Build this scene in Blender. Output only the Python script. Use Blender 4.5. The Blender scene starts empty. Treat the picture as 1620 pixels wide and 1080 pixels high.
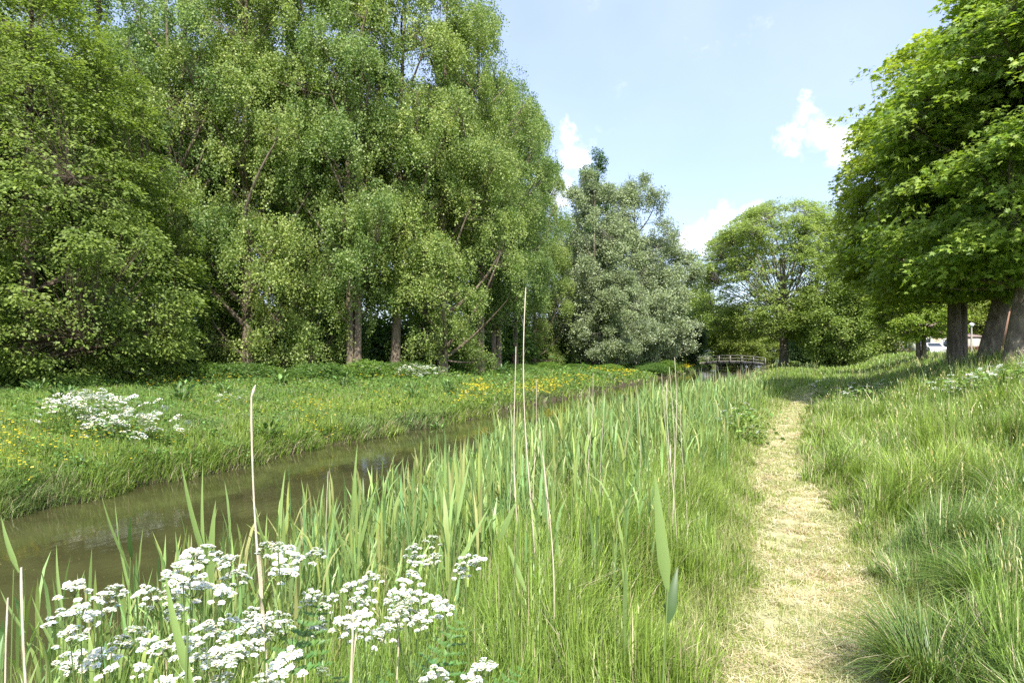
import bpy, math, random
import numpy as np
from mathutils import Vector

# ------------------------------------------------------------------ camera, sky, sun
C = bpy.context.scene.collection
scn = bpy.context.scene
F, CX, HZ, CAMH, YAW = 990.0, 810.0, 555.0, 1.8, math.radians(24)
cam_d = bpy.data.cameras.new('camera'); cam = bpy.data.objects.new('camera', cam_d); C.objects.link(cam)
cam.location = (0, 0, CAMH); cam.rotation_euler = (math.radians(90), 0, YAW)
cam_d.sensor_width = 36; cam_d.lens = F/1620*36; cam_d.shift_y = 15/1620
cam_d.clip_start = 0.05; cam_d.clip_end = 3000
scn.camera = cam
SUN_EL, SUN_ROT = 52.0, 150.0          # sun high behind the camera, to the right
scn.view_settings.view_transform = 'Standard'; scn.view_settings.look = 'None'
scn.view_settings.exposure = 1.24; scn.view_settings.gamma = 1.0
scn.render.engine = 'CYCLES'
try:
    scn.cycles.use_denoising = False
    scn.cycles.max_bounces = 10; scn.cycles.diffuse_bounces = 6; scn.cycles.transmission_bounces = 7
    scn.cycles.glossy_bounces = 3; scn.cycles.transparent_max_bounces = 6
    scn.cycles.caustics_reflective = False; scn.cycles.caustics_refractive = False
except Exception:
    pass
sd = bpy.data.lights.new('sun', 'SUN'); sd.energy = 3.9; sd.angle = math.radians(0.5); sd.color = (1.0, 0.96, 0.88)
sun = bpy.data.objects.new('sun', sd); C.objects.link(sun)
_a, _e = math.radians(SUN_ROT), math.radians(SUN_EL)
SUNV = Vector((math.sin(_a)*math.cos(_e), math.cos(_a)*math.cos(_e), math.sin(_e)))
sun.rotation_euler = SUNV.to_track_quat('Z', 'Y').to_euler()

def wp(px, D, py=None, z=None):
    """point at photo column px and depth D (photo row py or height z)"""
    lat = (px-CX)/F*D
    X = lat*math.cos(YAW) - D*math.sin(YAW); Y = lat*math.sin(YAW) + D*math.cos(YAW)
    if py is not None: z = CAMH-(py-HZ)/F*D
    if z is None: z = float(ground(X, Y))
    return (X, Y, z)

world = bpy.data.worlds.new('World'); scn.world = world; world.use_nodes = True
nt = world.node_tree; nt.nodes.clear(); L = nt.links
def nd(tree, t, **k):
    n = tree.nodes.new(t)
    for a, b in k.items(): setattr(n, a, b)
    return n
out = nd(nt, 'ShaderNodeOutputWorld'); bg = nd(nt, 'ShaderNodeBackground')
sky = nd(nt, 'ShaderNodeTexSky', sky_type='NISHITA', sun_disc=False)
sky.sun_elevation = _e; sky.sun_rotation = _a; sky.air_density = 1.0; sky.dust_density = 1.6; sky.ozone_density = 1.4
bg.inputs['Strength'].default_value = 0.126
tc = nd(nt, 'ShaderNodeTexCoord')
cloud_sum = None
def cdir(px, py):
    v = Vector(wp(px, 1000, py))-Vector((0, 0, CAMH)); return v.normalized()
# fair-weather clouds: soft lumps at fixed sky directions, broken up with noise
noi = nd(nt, 'ShaderNodeTexNoise'); noi.inputs['Scale'].default_value = 16; noi.inputs['Detail'].default_value = 7; noi.inputs['Roughness'].default_value = 0.62
L.new(tc.outputs['Generated'], noi.inputs['Vector'])
nrm = nd(nt, 'ShaderNodeVectorMath', operation='NORMALIZE'); L.new(tc.outputs['Generated'], nrm.inputs[0])
nw = nd(nt, 'ShaderNodeTexNoise'); nw.inputs['Scale'].default_value = 22; nw.inputs['Detail'].default_value = 6; nw.inputs['Roughness'].default_value = .6; L.new(nrm.outputs[0], nw.inputs['Vector'])
wa = nd(nt, 'ShaderNodeVectorMath', operation='MULTIPLY_ADD'); wa.inputs[1].default_value = (.09, .09, .09); L.new(nw.outputs['Color'], wa.inputs[0])
ws = nd(nt, 'ShaderNodeVectorMath', operation='SUBTRACT'); ws.inputs[1].default_value = (.045, .045, .045); L.new(nrm.outputs[0], ws.inputs[0]); L.new(ws.outputs[0], wa.inputs[2])
for px, py, r in [(1275, 178, .034), (1300, 205, .052), (1258, 212, .036), (1335, 235, .046), (903, 215, .028), (905, 250, .046), (880, 300, .05),
                  (1150, 345, .035), (1118, 372, .042), (1200, 350, .04), (1085, 395, .04), (1330, 300, .03), (640, 270, .08), (300, 250, .10), (800, 330, .06), (1550, 400, .12)]:
    d = nd(nt, 'ShaderNodeVectorMath', operation='DISTANCE'); d.inputs[1].default_value = cdir(px, py)
    L.new(wa.outputs[0], d.inputs[0])
    m = nd(nt, 'ShaderNodeMapRange', interpolation_type='SMOOTHSTEP'); m.inputs['From Min'].default_value = r; m.inputs['From Max'].default_value = r*0.1
    L.new(d.outputs['Value'], m.inputs['Value'])
    if cloud_sum is None: cloud_sum = m.outputs[0]
    else:
        mx = nd(nt, 'ShaderNodeMath', operation='MAXIMUM'); L.new(cloud_sum, mx.inputs[0]); L.new(m.outputs[0], mx.inputs[1]); cloud_sum = mx.outputs[0]
ns = nd(nt, 'ShaderNodeMath', operation='MULTIPLY_ADD'); L.new(noi.outputs[0], ns.inputs[0]); ns.inputs[1].default_value = 2.3; ns.inputs[2].default_value = -1.30
ad = nd(nt, 'ShaderNodeMath', operation='ADD'); L.new(cloud_sum, ad.inputs[0]); L.new(ns.outputs[0], ad.inputs[1])
mr = nd(nt, 'ShaderNodeMapRange', interpolation_type='SMOOTHSTEP'); mr.inputs['From Min'].default_value = 0.12; mr.inputs['From Max'].default_value = 1.15
L.new(ad.outputs[0], mr.inputs['Value'])
# thin high veil that whitens the lower sky
n2 = nd(nt, 'ShaderNodeTexNoise'); n2.inputs['Scale'].default_value = 3.2; n2.inputs['Detail'].default_value = 5
L.new(tc.outputs['Generated'], n2.inputs['Vector'])
veil = nd(nt, 'ShaderNodeMapRange'); veil.inputs['From Min'].default_value = 0.35; veil.inputs['From Max'].default_value = 0.75
veil.inputs['To Min'].default_value = 0.36; veil.inputs['To Max'].default_value = 0.60; L.new(n2.outputs[0], veil.inputs['Value'])
mxv = nd(nt, 'ShaderNodeMixRGB'); L.new(veil.outputs[0], mxv.inputs[0]); L.new(sky.outputs[0], mxv.inputs[1]); mxv.inputs[2].default_value = (3.3, 3.8, 5.5, 1)
mxc = nd(nt, 'ShaderNodeMixRGB'); L.new(mr.outputs[0], mxc.inputs[0]); L.new(mxv.outputs[0], mxc.inputs[1]); mxc.inputs[2].default_value = (5.5, 5.75, 6.3, 1)
L.new(mxc.outputs[0], bg.inputs['Color']); L.new(bg.outputs[0], out.inputs[0])

# ------------------------------------------------------------------ helpers
def rng_(s): return np.random.default_rng(s)
def vnoise(x, y, s, seed=0, n=7):
    """smooth pseudo-noise in about -1..1 with feature size s"""
    r = rng_(seed+991); o = 0
    for i in range(n):
        a = r.uniform(0, 2*np.pi); k = (2*np.pi/s)*r.uniform(.5, 1.6); p = r.uniform(0, 6.28)
        o = o + np.sin((x*np.cos(a)+y*np.sin(a))*k+p)
    return o/np.sqrt(n)/1.2
def vnoise3(P, s, seed=0, n=9):
    r = rng_(seed+77); o = 0
    for i in range(n):
        d = r.normal(size=3); d /= np.linalg.norm(d); k = (2*np.pi/s)*r.uniform(.6, 1.5)
        o = o + np.sin(P@d*k+r.uniform(0, 6.28))
    return o/np.sqrt(n)/1.2
def sstep(a, b, x):
    t = np.clip((np.asarray(x, float)-a)/(b-a), 0, 1); return t*t*(3-2*t)
PY = np.array([-20, 0, 3.7, 5.5, 7.0, 9.5, 12, 19, 23, 27, 31, 38, 48, 70, 400.]); PX = np.array([.1, .1, .11, .15, .12, -.12, -.14, .0, .30, .68, 1.15, 2.2, 2.9, 2.9, 2.9])
def hw(Y): return .50-.08*sstep(7, 10, Y)
def pathc(Y): return np.interp(Y, PY, PX)
WATER = -0.6
def farx(Y): return -10.3+.26*vnoise(Y, Y*0, 5.2, 8)+.14*vnoise(Y, Y*0, 1.5, 9)+.07*vnoise(Y, Y*0, .6, 10)
def ground(X, Y):
    X = np.asarray(X, float); Y = np.asarray(Y, float)
    u = X-pathc(Y)
    z = 1.28*sstep(.75, 6.5, u) - .35*sstep(25, 70, X)
    z = z + .05*vnoise(X, Y, 3.0, 3)*sstep(.8, 2.0, u)
    near = -3.35+.22*vnoise(Y*1.0, Y*0, 5, 5)
    zl = np.interp(X-near, [-1.6, 0, 1.0, 2.1, 2.9], [-1.15, WATER, -.38, -.08, 0.])
    far = farx(Y)
    zf = np.interp(far-X, [-1.6, -.1, .0, .35, 1.2, 5, 20, 40], [-1.15, -.75, WATER, -.33, -.08, .18, .38, .45])
    zf = zf + .06*vnoise(X, Y, 4.0, 4)*sstep(.6, 2.0, far-X)
    mid = (near+far)/2
    zz = np.where(X > mid, np.minimum(zl, 0)+0*X, zf)
    # right of the path the rise, left of it the bank
    return np.where(X > near+2.9, np.maximum(z, 0), zz)

def mesh_np(name, V, faces, mat, parent=None, col=None, smooth=False):
    """V (n,3); faces = list of int arrays (m,k)"""
    me = bpy.data.meshes.new(name)
    V = np.ascontiguousarray(V, np.float32)
    me.vertices.add(len(V)); me.vertices.foreach_set('co', V.ravel())
    idx = np.concatenate([f.ravel() for f in faces]).astype(np.int32)
    cnt = np.concatenate([np.full(len(f), f.shape[1], np.int32) for f in faces])
    me.loops.add(len(idx)); me.loops.foreach_set('vertex_index', idx)
    me.polygons.add(len(cnt)); st = np.zeros(len(cnt), np.int32); st[1:] = np.cumsum(cnt)[:-1]
    me.polygons.foreach_set('loop_start', st)
    if smooth: me.polygons.foreach_set('use_smooth', np.ones(len(cnt), bool))
    if col is not None:
        a = me.attributes.new('Col', 'FLOAT_COLOR', 'POINT')
        c = np.ones((len(V), 4), np.float32); c[:, :3] = np.clip(col, 0, 1); a.data.foreach_set('color', c.ravel())
    me.update(calc_edges=True)
    for m in (mat if isinstance(mat, (list, tuple)) else [mat]): me.materials.append(m)
    o = bpy.data.objects.new(name, me); C.objects.link(o)
    if parent is not None: o.parent = parent
    return o
def tag(o, label=None, cat=None, group=None, kind=None):
    if label: o['label'] = label
    if cat: o['category'] = cat
    if group: o['group'] = group
    if kind: o['kind'] = kind
    return o
def thing(name, loc, label, cat, group=None, rz=0, sc=1):
    o = bpy.data.objects.new(name, None); C.objects.link(o); o.location = loc; o.rotation_euler = (0, 0, rz)
    o.scale = (sc, sc, sc) if np.isscalar(sc) else sc
    o.empty_display_size = .2
    return tag(o, label, cat, group)
def dup(root, loc, rz, sc, label, group=None):
    r = root.copy(); C.objects.link(r); r.location = loc; r.rotation_euler = (0, 0, rz)
    r.scale = (sc, sc, sc) if np.isscalar(sc) else sc; r['label'] = label
    if group: r['group'] = group
    for ch in list(root.children):
        c = ch.copy(); C.objects.link(c); c.parent = r
        for g in ch.children:
            d = g.copy(); C.objects.link(d); d.parent = c
    return r
def norm(v): return v/np.maximum(np.linalg.norm(v, axis=-1, keepdims=True), 1e-9)

class Geo:
    """collects verts, faces and colours for one mesh"""
    def __init__(s): s.V = []; s.Fq = []; s.Ft = []; s.C = []; s.n = 0
    def add(s, V, q=None, t=None, col=None):
        V = np.asarray(V, float).reshape(-1, 3)
        if q is not None and len(q): s.Fq.append(np.asarray(q)+s.n)
        if t is not None and len(t): s.Ft.append(np.asarray(t)+s.n)
        s.V.append(V)
        c = np.ones((len(V), 3))*(.5 if col is None else 1)
        if col is not None: c = np.broadcast_to(np.asarray(col, float), (len(V), 3))
        s.C.append(c); s.n += len(V)
    def build(s, name, mat, parent=None, smooth=False):
        f = []
        if s.Fq: f.append(np.concatenate(s.Fq))
        if s.Ft: f.append(np.concatenate(s.Ft))
        return mesh_np(name, np.concatenate(s.V), f, mat, parent, np.concatenate(s.C), smooth)
    def blades(s, P, h, w, ang, lean, col, segs=3, face=None, tipcol=None, prof=0, twist=0.0, rng=None):
        """curved tapering grass blades. P(n,3) h,w,ang,lean (n)"""
        n = len(P)
        if n == 0: return
        t = np.linspace(0, 1, segs+1)
        dx, dy = np.cos(ang), np.sin(ang)
        if face is None: face = ang+np.pi/2
        fx, fy = np.cos(face), np.sin(face)
        V = np.zeros((n, 2*segs+1, 3)); Cc = np.zeros((n, 2*segs+1, 3))
        bend = np.clip(lean, 0, 1.6)
        for i, ti in enumerate(t):
            hz = h*bend*ti**2*.75
            up = h*(ti-.42*bend**1.5*ti**3)
            cx, cy, cz = P[:, 0]+dx*hz, P[:, 1]+dy*hz, P[:, 2]+up
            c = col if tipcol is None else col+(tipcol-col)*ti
            if i < segs:
                ww = w*.5*((1-ti**2.2) if prof == 0 else (math.sin(math.pi*min(1, .18+ti*.82))**.6))
                V[:, 2*i] = np.stack([cx-fx*ww, cy-fy*ww, cz], 1); V[:, 2*i+1] = np.stack([cx+fx*ww, cy+fy*ww, cz], 1)
                Cc[:, 2*i] = c; Cc[:, 2*i+1] = c
            else:
                V[:, 2*i] = np.stack([cx, cy, cz], 1); Cc[:, 2*i] = c
        k = 2*segs+1; b = (np.arange(n)*k)[:, None]
        q = np.concatenate([b+np.array([2*i, 2*i+1, 2*i+3, 2*i+2]) for i in range(segs-1)]) if segs > 1 else None
        tr = b+np.array([2*segs-2, 2*segs-1, 2*segs])
        s.add(V.reshape(-1, 3), q, tr, Cc.reshape(-1, 3))
    def tubes(s, paths, rad, sides=4, col=None, cap=True):
        """paths (n,m,3), rad (n,m)"""
        paths = np.asarray(paths, float); rad = np.asarray(rad, float)
        n, m, _ = paths.shape
        T = np.gradient(paths, axis=1); T = norm(T)
        mt = norm(paths[:, -1]-paths[:, 0]); ref = np.where(np.abs(mt[:, 2:3]) > .75, np.array([[1., 0, 0]]), np.array([[0, 0, 1.]]))
        U = norm(np.cross(T, ref[:, None, :])); W = np.cross(T, U)
        a = np.arange(sides)*2*np.pi/sides
        R = U[:, :, None, :]*np.cos(a)[None, None, :, None]+W[:, :, None, :]*np.sin(a)[None, None, :, None]
        V = paths[:, :, None, :]+R*rad[:, :, None, None]
        b = (np.arange(n)*m*sides)[:, None]; q = []
        for i in range(m-1):
            for j in range(sides):
                j2 = (j+1) % sides; q.append(b+np.array([i*sides+j, i*sides+j2, (i+1)*sides+j2, (i+1)*sides+j]))
        if col is not None:
            col = np.asarray(col, float)
            if col.ndim == 2: col = np.repeat(col, m*sides, axis=0)
        s.add(V.reshape(-1, 3), np.concatenate(q), None, col)
    def leaves(s, P, Dr, N, size, col, shape):
        """shape = (local verts (k,3) x across y along z normal, quads, tris)"""
        lv, lq, lt = shape; k = len(lv); n = len(P)
        Dr = norm(Dr); Xa = norm(np.cross(Dr, N)); Nn = np.cross(Xa, Dr)
        V = P[:, None, :]+(Xa[:, None, :]*lv[None, :, 0:1]+Dr[:, None, :]*lv[None, :, 1:2]+Nn[:, None, :]*lv[None, :, 2:3])*size[:, None, None]
        b = (np.arange(n)*k)[:, None]
        q = np.concatenate([b+np.array(f) for f in lq]) if lq else None
        t = np.concatenate([b+np.array(f) for f in lt]) if lt else None
        s.add(V.reshape(-1, 3), q, t, np.repeat(col, k, axis=0))
    def box(s, c, sz, col=None, rz=0):
        x, y, z = [v/2 for v in sz]
        V = np.array([[-x, -y, -z], [x, -y, -z], [x, y, -z], [-x, y, -z], [-x, -y, z], [x, -y, z], [x, y, z], [-x, y, z]])
        ca, sa = math.cos(rz), math.sin(rz); V = V@np.array([[ca, sa, 0], [-sa, ca, 0], [0, 0, 1]])+np.array(c)
        s.add(V, [[0, 3, 2, 1], [4, 5, 6, 7], [0, 1, 5, 4], [1, 2, 6, 5], [2, 3, 7, 6], [3, 0, 4, 7]], None, col)

DIAMOND = (np.array([[0, 0, 0], [.42, .42, .06], [0, 1, 0], [-.42, .42, .06]]), [[0, 1, 2, 3]], [])
HEART = (np.array([[0, 0, 0], [.48, .22, .07], [.34, .62, .05], [0, 1.0, -.05], [-.34, .62, .05], [-.48, .22, .07]]), [[0, 1, 2, 3], [0, 3, 4, 5]], [])
OVAL = (np.array([[0, 0, 0], [.27, .35, .05], [.2, .75, .03], [0, 1.05, -.06], [-.2, .75, .03], [-.27, .35, .05]]), [[0, 1, 2, 3], [0, 3, 4, 5]], [])
MAPLE = (np.array([[0, 0, 0], [.5, .02, -.05], [.3, .25, .03], [.62, .55, -.05], [.22, .55, .04], [0, 1.05, -.08], [-.22, .55, .04], [-.62, .55, -.05], [-.3, .25, .03], [-.5, .02, -.05]]),
         [[0, 2, 4, 5], [0, 5, 6, 8]], [[0, 1, 2], [2, 3, 4], [6, 7, 8], [8, 9, 0]])

def mat_(name):
    m = bpy.data.materials.new(name); m.use_nodes = True; t = m.node_tree; t.nodes.clear(); return m, t
def leaf_mat(name, rough=.45, trans=.3, spec=.4, tint=(1.0, 1.05, .55), backl=None, vary=0.0):
    m, t = mat_(name); o = nd(t, 'ShaderNodeOutputMaterial'); p = nd(t, 'ShaderNodeBsdfPrincipled'); tr = nd(t, 'ShaderNodeBsdfTranslucent')
    at = nd(t, 'ShaderNodeAttribute', attribute_name='Col'); mix = nd(t, 'ShaderNodeMixShader'); mix.inputs[0].default_value = trans
    oi = nd(t, 'ShaderNodeObjectInfo'); vr = nd(t, 'ShaderNodeValToRGB'); vr.color_ramp.elements[0].color = (.78, .86, .92, 1); vr.color_ramp.elements[1].color = (1.12, 1.06, .98, 1)
    vm = nd(t, 'ShaderNodeMixRGB', blend_type='MULTIPLY'); vm.inputs[0].default_value = vary; t.links.new(oi.outputs['Random'], vr.inputs[0]); t.links.new(at.outputs['Color'], vm.inputs[1]); t.links.new(vr.outputs[0], vm.inputs[2])
    base = vm.outputs[0]; col0 = base
    if backl:   # pale underside of the leaf
        g = nd(t, 'ShaderNodeNewGeometry'); mb = nd(t, 'ShaderNodeMixRGB'); mb.inputs[2].default_value = (*backl, 1)
        t.links.new(g.outputs['Backfacing'], mb.inputs[0]); t.links.new(base, mb.inputs[1]); base = mb.outputs[0]
    t.links.new(base, p.inputs['Base Color']); p.inputs['Roughness'].default_value = rough
    p.inputs['Specular IOR Level'].default_value = spec
    mu = nd(t, 'ShaderNodeMixRGB', blend_type='MULTIPLY'); mu.inputs[0].default_value = 1; mu.inputs[2].default_value = (tint[0]*1.9, tint[1]*1.9, tint[2]*1.9, 1)
    t.links.new(col0, mu.inputs[1]); t.links.new(mu.outputs[0], tr.inputs['Color'])
    t.links.new(p.outputs[0], mix.inputs[1]); t.links.new(tr.outputs[0], mix.inputs[2]); t.links.new(mix.outputs[0], o.inputs[0])
    return m
def noise_mat(name, c1, c2, scale=5, rough=.85, bump=.3, stretch=(1, 1, 1), detail=6, c3=None):
    m, t = mat_(name); o = nd(t, 'ShaderNodeOutputMaterial'); p = nd(t, 'ShaderNodeBsdfPrincipled')
    tc_ = nd(t, 'ShaderNodeTexCoord'); mp = nd(t, 'ShaderNodeMapping'); mp.inputs['Scale'].default_value = stretch
    n = nd(t, 'ShaderNodeTexNoise'); n.inputs['Scale'].default_value = scale; n.inputs['Detail'].default_value = detail; n.inputs['Roughness'].default_value = .65
    r = nd(t, 'ShaderNodeValToRGB'); r.color_ramp.elements[0].position = .3; r.color_ramp.elements[1].position = .7
    r.color_ramp.elements[0].color = (*c1, 1); r.color_ramp.elements[1].color = (*c2, 1)
    if c3: e = r.color_ramp.elements.new(.5); e.color = (*c3, 1)
    b = nd(t, 'ShaderNodeBump'); b.inputs['Strength'].default_value = bump; b.inputs['Distance'].default_value = .05
    k = t.links.new; k(tc_.outputs['Object'], mp.inputs[0]); k(mp.outputs[0], n.inputs[0]); k(n.outputs[0], r.inputs[0]); k(r.outputs[0], p.inputs['Base Color'])
    k(n.outputs[0], b.inputs['Height']); k(b.outputs[0], p.inputs['Normal']); p.inputs['Roughness'].default_value = rough; k(p.outputs[0], o.inputs[0])
    return m
def plain(name, c, rough=.5, metal=0, **k):
    return noise_mat(name, tuple(v*.88 for v in c), tuple(min(1, v*1.08) for v in c), 9, rough, .05)

M_grass = leaf_mat('grass_blade', .42, .24, .35)
M_poplar = leaf_mat('poplar_leaf', .5, .38, .4, vary=1)
M_maple = leaf_mat('maple_leaf', .45, .36, .35, (1.05, 1.05, .4), vary=.8)
M_leaf = leaf_mat('broad_leaf', .5, .36, .35, vary=.8)
M_silver = leaf_mat('silver_leaf', .5, .2, .35, (.9, 1.0, .7), backl=(.40, .45, .33))
M_petal = leaf_mat('white_petal', .6, .3, .2, (.5, .5, .5))
M_bark = noise_mat('bark_brown', (.035, .024, .016), (.17, .125, .085), 6, .9, 1.0, (1, 1, .22))
M_barkm = noise_mat('bark_maple', (.07, .055, .04), (.30, .25, .19), 7, .9, 1.0, (1, 1, .3), c3=(.16, .13, .095))
M_barkg = noise_mat('bark_grey', (.07, .06, .045), (.24, .215, .165), 6, .9, .8, (1, 1, .3))
M_barkf = noise_mat('bark_pale', (.13, .11, .085), (.34, .30, .24), 6, .9, .7, (1, 1, .3))
M_barkp = noise_mat('bark_poplar', (.07, .052, .036), (.27, .21, .15), 6, .9, 1.0, (1, 1, .22))
M_soil = noise_mat('bank_soil', (.022, .018, .010), (.07, .055, .03), 9, .95, .6)

# ------------------------------------------------------------------ terrain, path, water
def terrain():
    xs = np.unique(np.concatenate([np.linspace(-600, -60, 19), np.linspace(-60, -14, 60), np.linspace(-14, -9, 51), np.linspace(-9, 8, 120), np.linspace(8, 60, 50), np.linspace(60, 600, 19)]))
    ys = np.unique(np.concatenate([np.linspace(-120, -10, 12), np.linspace(-10, 40, 251), np.linspace(40, 110, 141), np.linspace(110, 1500, 40)]))
    X, Y = np.meshgrid(xs, ys); Z = ground(X, Y)
    # the ditch ends in a bend well behind the bridge
    Z = np.where(Y > 128, np.maximum(Z, -.1), Z)
    V = np.stack([X, Y, Z], -1).reshape(-1, 3); nx, ny = len(xs), len(ys)
    i = (np.arange(ny-1)[:, None]*nx+np.arange(nx-1)[None, :]).ravel(); q = np.stack([i, i+1, i+nx+1, i+nx], 1)
    m, t = mat_('ground_cover'); o = nd(t, 'ShaderNodeOutputMaterial'); p = nd(t, 'ShaderNodeBsdfPrincipled'); k = t.links.new
    tc_ = nd(t, 'ShaderNodeTexCoord'); n = nd(t, 'ShaderNodeTexNoise'); n.inputs['Scale'].default_value = 2.5; n.inputs['Detail'].default_value = 9; n.inputs['Roughness'].default_value = .7
    r = nd(t, 'ShaderNodeValToRGB'); r.color_ramp.elements[0].color = (.030, .045, .012, 1); r.color_ramp.elements[1].color = (.075, .115, .022, 1)
    r.color_ramp.elements[0].position = .3; r.color_ramp.elements[1].position = .7
    k(tc_.outputs['Object'], n.inputs[0]); k(n.outputs[0], r.inputs[0])
    sx = nd(t, 'ShaderNodeSeparateXYZ'); k(tc_.outputs['Object'], sx.inputs[0])
    ml = nd(t, 'ShaderNodeMapRange'); ml.inputs['From Min'].default_value = -.42; ml.inputs['From Max'].default_value = -.25; k(sx.outputs[2], ml.inputs[0])
    mx = nd(t, 'ShaderNodeMixRGB'); k(ml.outputs[0], mx.inputs[0]); mx.inputs[1].default_value = (.05, .038, .02, 1); k(r.outputs[0], mx.inputs[2])
    k(mx.outputs[0], p.inputs['Base Color']); p.inputs['Roughness'].default_value = .95
    b = nd(t, 'ShaderNodeBump'); b.inputs['Distance'].default_value = .08; k(n.outputs[0], b.inputs['Height']); k(b.outputs[0], p.inputs['Normal']); k(p.outputs[0], o.inputs[0])
    tag(mesh_np('ground', V, [q], m, smooth=True), kind='structure')
terrain()
def path():
    ys = np.linspace(-4, 33, 420); r = rng_(2)
    l = pathc(ys)-hw(ys)+.07*vnoise(ys, ys*0, 1.6, 11)+.03*vnoise(ys, ys*0, .4, 12); rr = pathc(ys)+hw(ys)+.08*vnoise(ys, ys*0, 1.9, 13)+.04*vnoise(ys, ys*0, .5, 14)
    V = []
    for s in np.linspace(0, 1, 9):
        x = l+(rr-l)*s; V.append(np.stack([x, ys, .008+.022*np.sin(np.pi*s)*(1+.5*vnoise(x, ys, .5, 15))], 1))
    V = np.stack(V, 1).reshape(-1, 3); n = len(ys)
    i = (np.arange(n-1)[:, None]*9+np.arange(8)[None, :]).ravel(); q = np.stack([i, i+1, i+10, i+9], 1)
    m = noise_mat('dry_mown_grass', (.15, .18, .06), (.52, .43, .26), 2.6, .95, .7, detail=10, c3=(.40, .36, .19))
    tag(mesh_np('path', V, [q], m, smooth=True), kind='structure')
path()
def water():
    m, t = mat_('ditch_water'); o = nd(t, 'ShaderNodeOutputMaterial'); p = nd(t, 'ShaderNodeBsdfPrincipled'); k = t.links.new
    tc_ = nd(t, 'ShaderNodeTexCoord'); n0 = nd(t, 'ShaderNodeTexNoise'); n0.inputs['Scale'].default_value = .9; n0.inputs['Detail'].default_value = 7
    r = nd(t, 'ShaderNodeValToRGB'); r.color_ramp.elements[0].color = (.034, .032, .013, 1); r.color_ramp.elements[1].color = (.062, .062, .023, 1)
    r.color_ramp.elements[0].position = .35; r.color_ramp.elements[1].position = .65
    k(tc_.outputs['Object'], n0.inputs[0]); k(n0.outputs[0], r.inputs[0]); k(r.outputs[0], p.inputs['Base Color'])
    n = nd(t, 'ShaderNodeTexNoise'); n.inputs['Scale'].default_value = 5.5; n.inputs['Detail'].default_value = 4
    mp = nd(t, 'ShaderNodeMapping'); mp.inputs['Scale'].default_value = (1.0, .45, 1); k(tc_.outputs['Object'], mp.inputs[0]); k(mp.outputs[0], n.inputs[0])
    b = nd(t, 'ShaderNodeBump'); b.inputs['Strength'].default_value = .35; b.inputs['Distance'].default_value = .009; k(n.outputs[0], b.inputs['Height']); k(b.outputs[0], p.inputs['Normal'])
    p.inputs['Roughness'].default_value = .05; p.inputs['IOR'].default_value = 1.33; p.inputs['Specular IOR Level'].default_value = .9; k(p.outputs[0], o.inputs[0])
    V = np.array([[-11.6, -40, WATER], [-2.0, -40, WATER], [-2.0, 127.5, WATER], [-11.6, 127.5, WATER]])
    tag(mesh_np('water', V, [np.array([[0, 1, 2, 3]])], m), kind='structure')
water()

# ------------------------------------------------------------------ grass
def scatter(n, D0, D1, px0, px1, seed, k0=.005, kD=.0011):
    """random ground points, per-area density falling as blades get wider with distance"""
    r = rng_(seed); g = np.linspace(D0, D1, 2000); w = np.maximum(k0, kD*g); pdf = g/w**1.5; cdf = np.cumsum(pdf); cdf /= cdf[-1]
    D = np.interp(r.uniform(size=n), cdf, g); px = r.uniform(px0, px1, n)
    lat = (px-CX)/F*D
    X = lat*math.cos(YAW)-D*math.sin(YAW); Y = lat*math.sin(YAW)+D*math.cos(YAW)
    return r, X, Y, D
def tint(r, n, base, var=.18):
    b = np.broadcast_to(np.asarray(base, float), (n, 3)); v = np.exp(r.normal(0, var, (n, 1))); h = r.normal(0, .10, (n, 1))
    return b*v*np.concatenate([1+h, np.ones((n, 1)), 1-h], 1)
def mixc(a, b, t): return np.asarray(a)[None]*(1-t[:, None])+np.asarray(b)[None]*t[:, None]
YG, MG, BG, DG, ST = np.array((.22, .295, .055)), np.array((.15, .235, .05)), np.array((.14, .21, .085)), np.array((.065, .125, .03)), np.array((.56, .48, .31))

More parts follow.
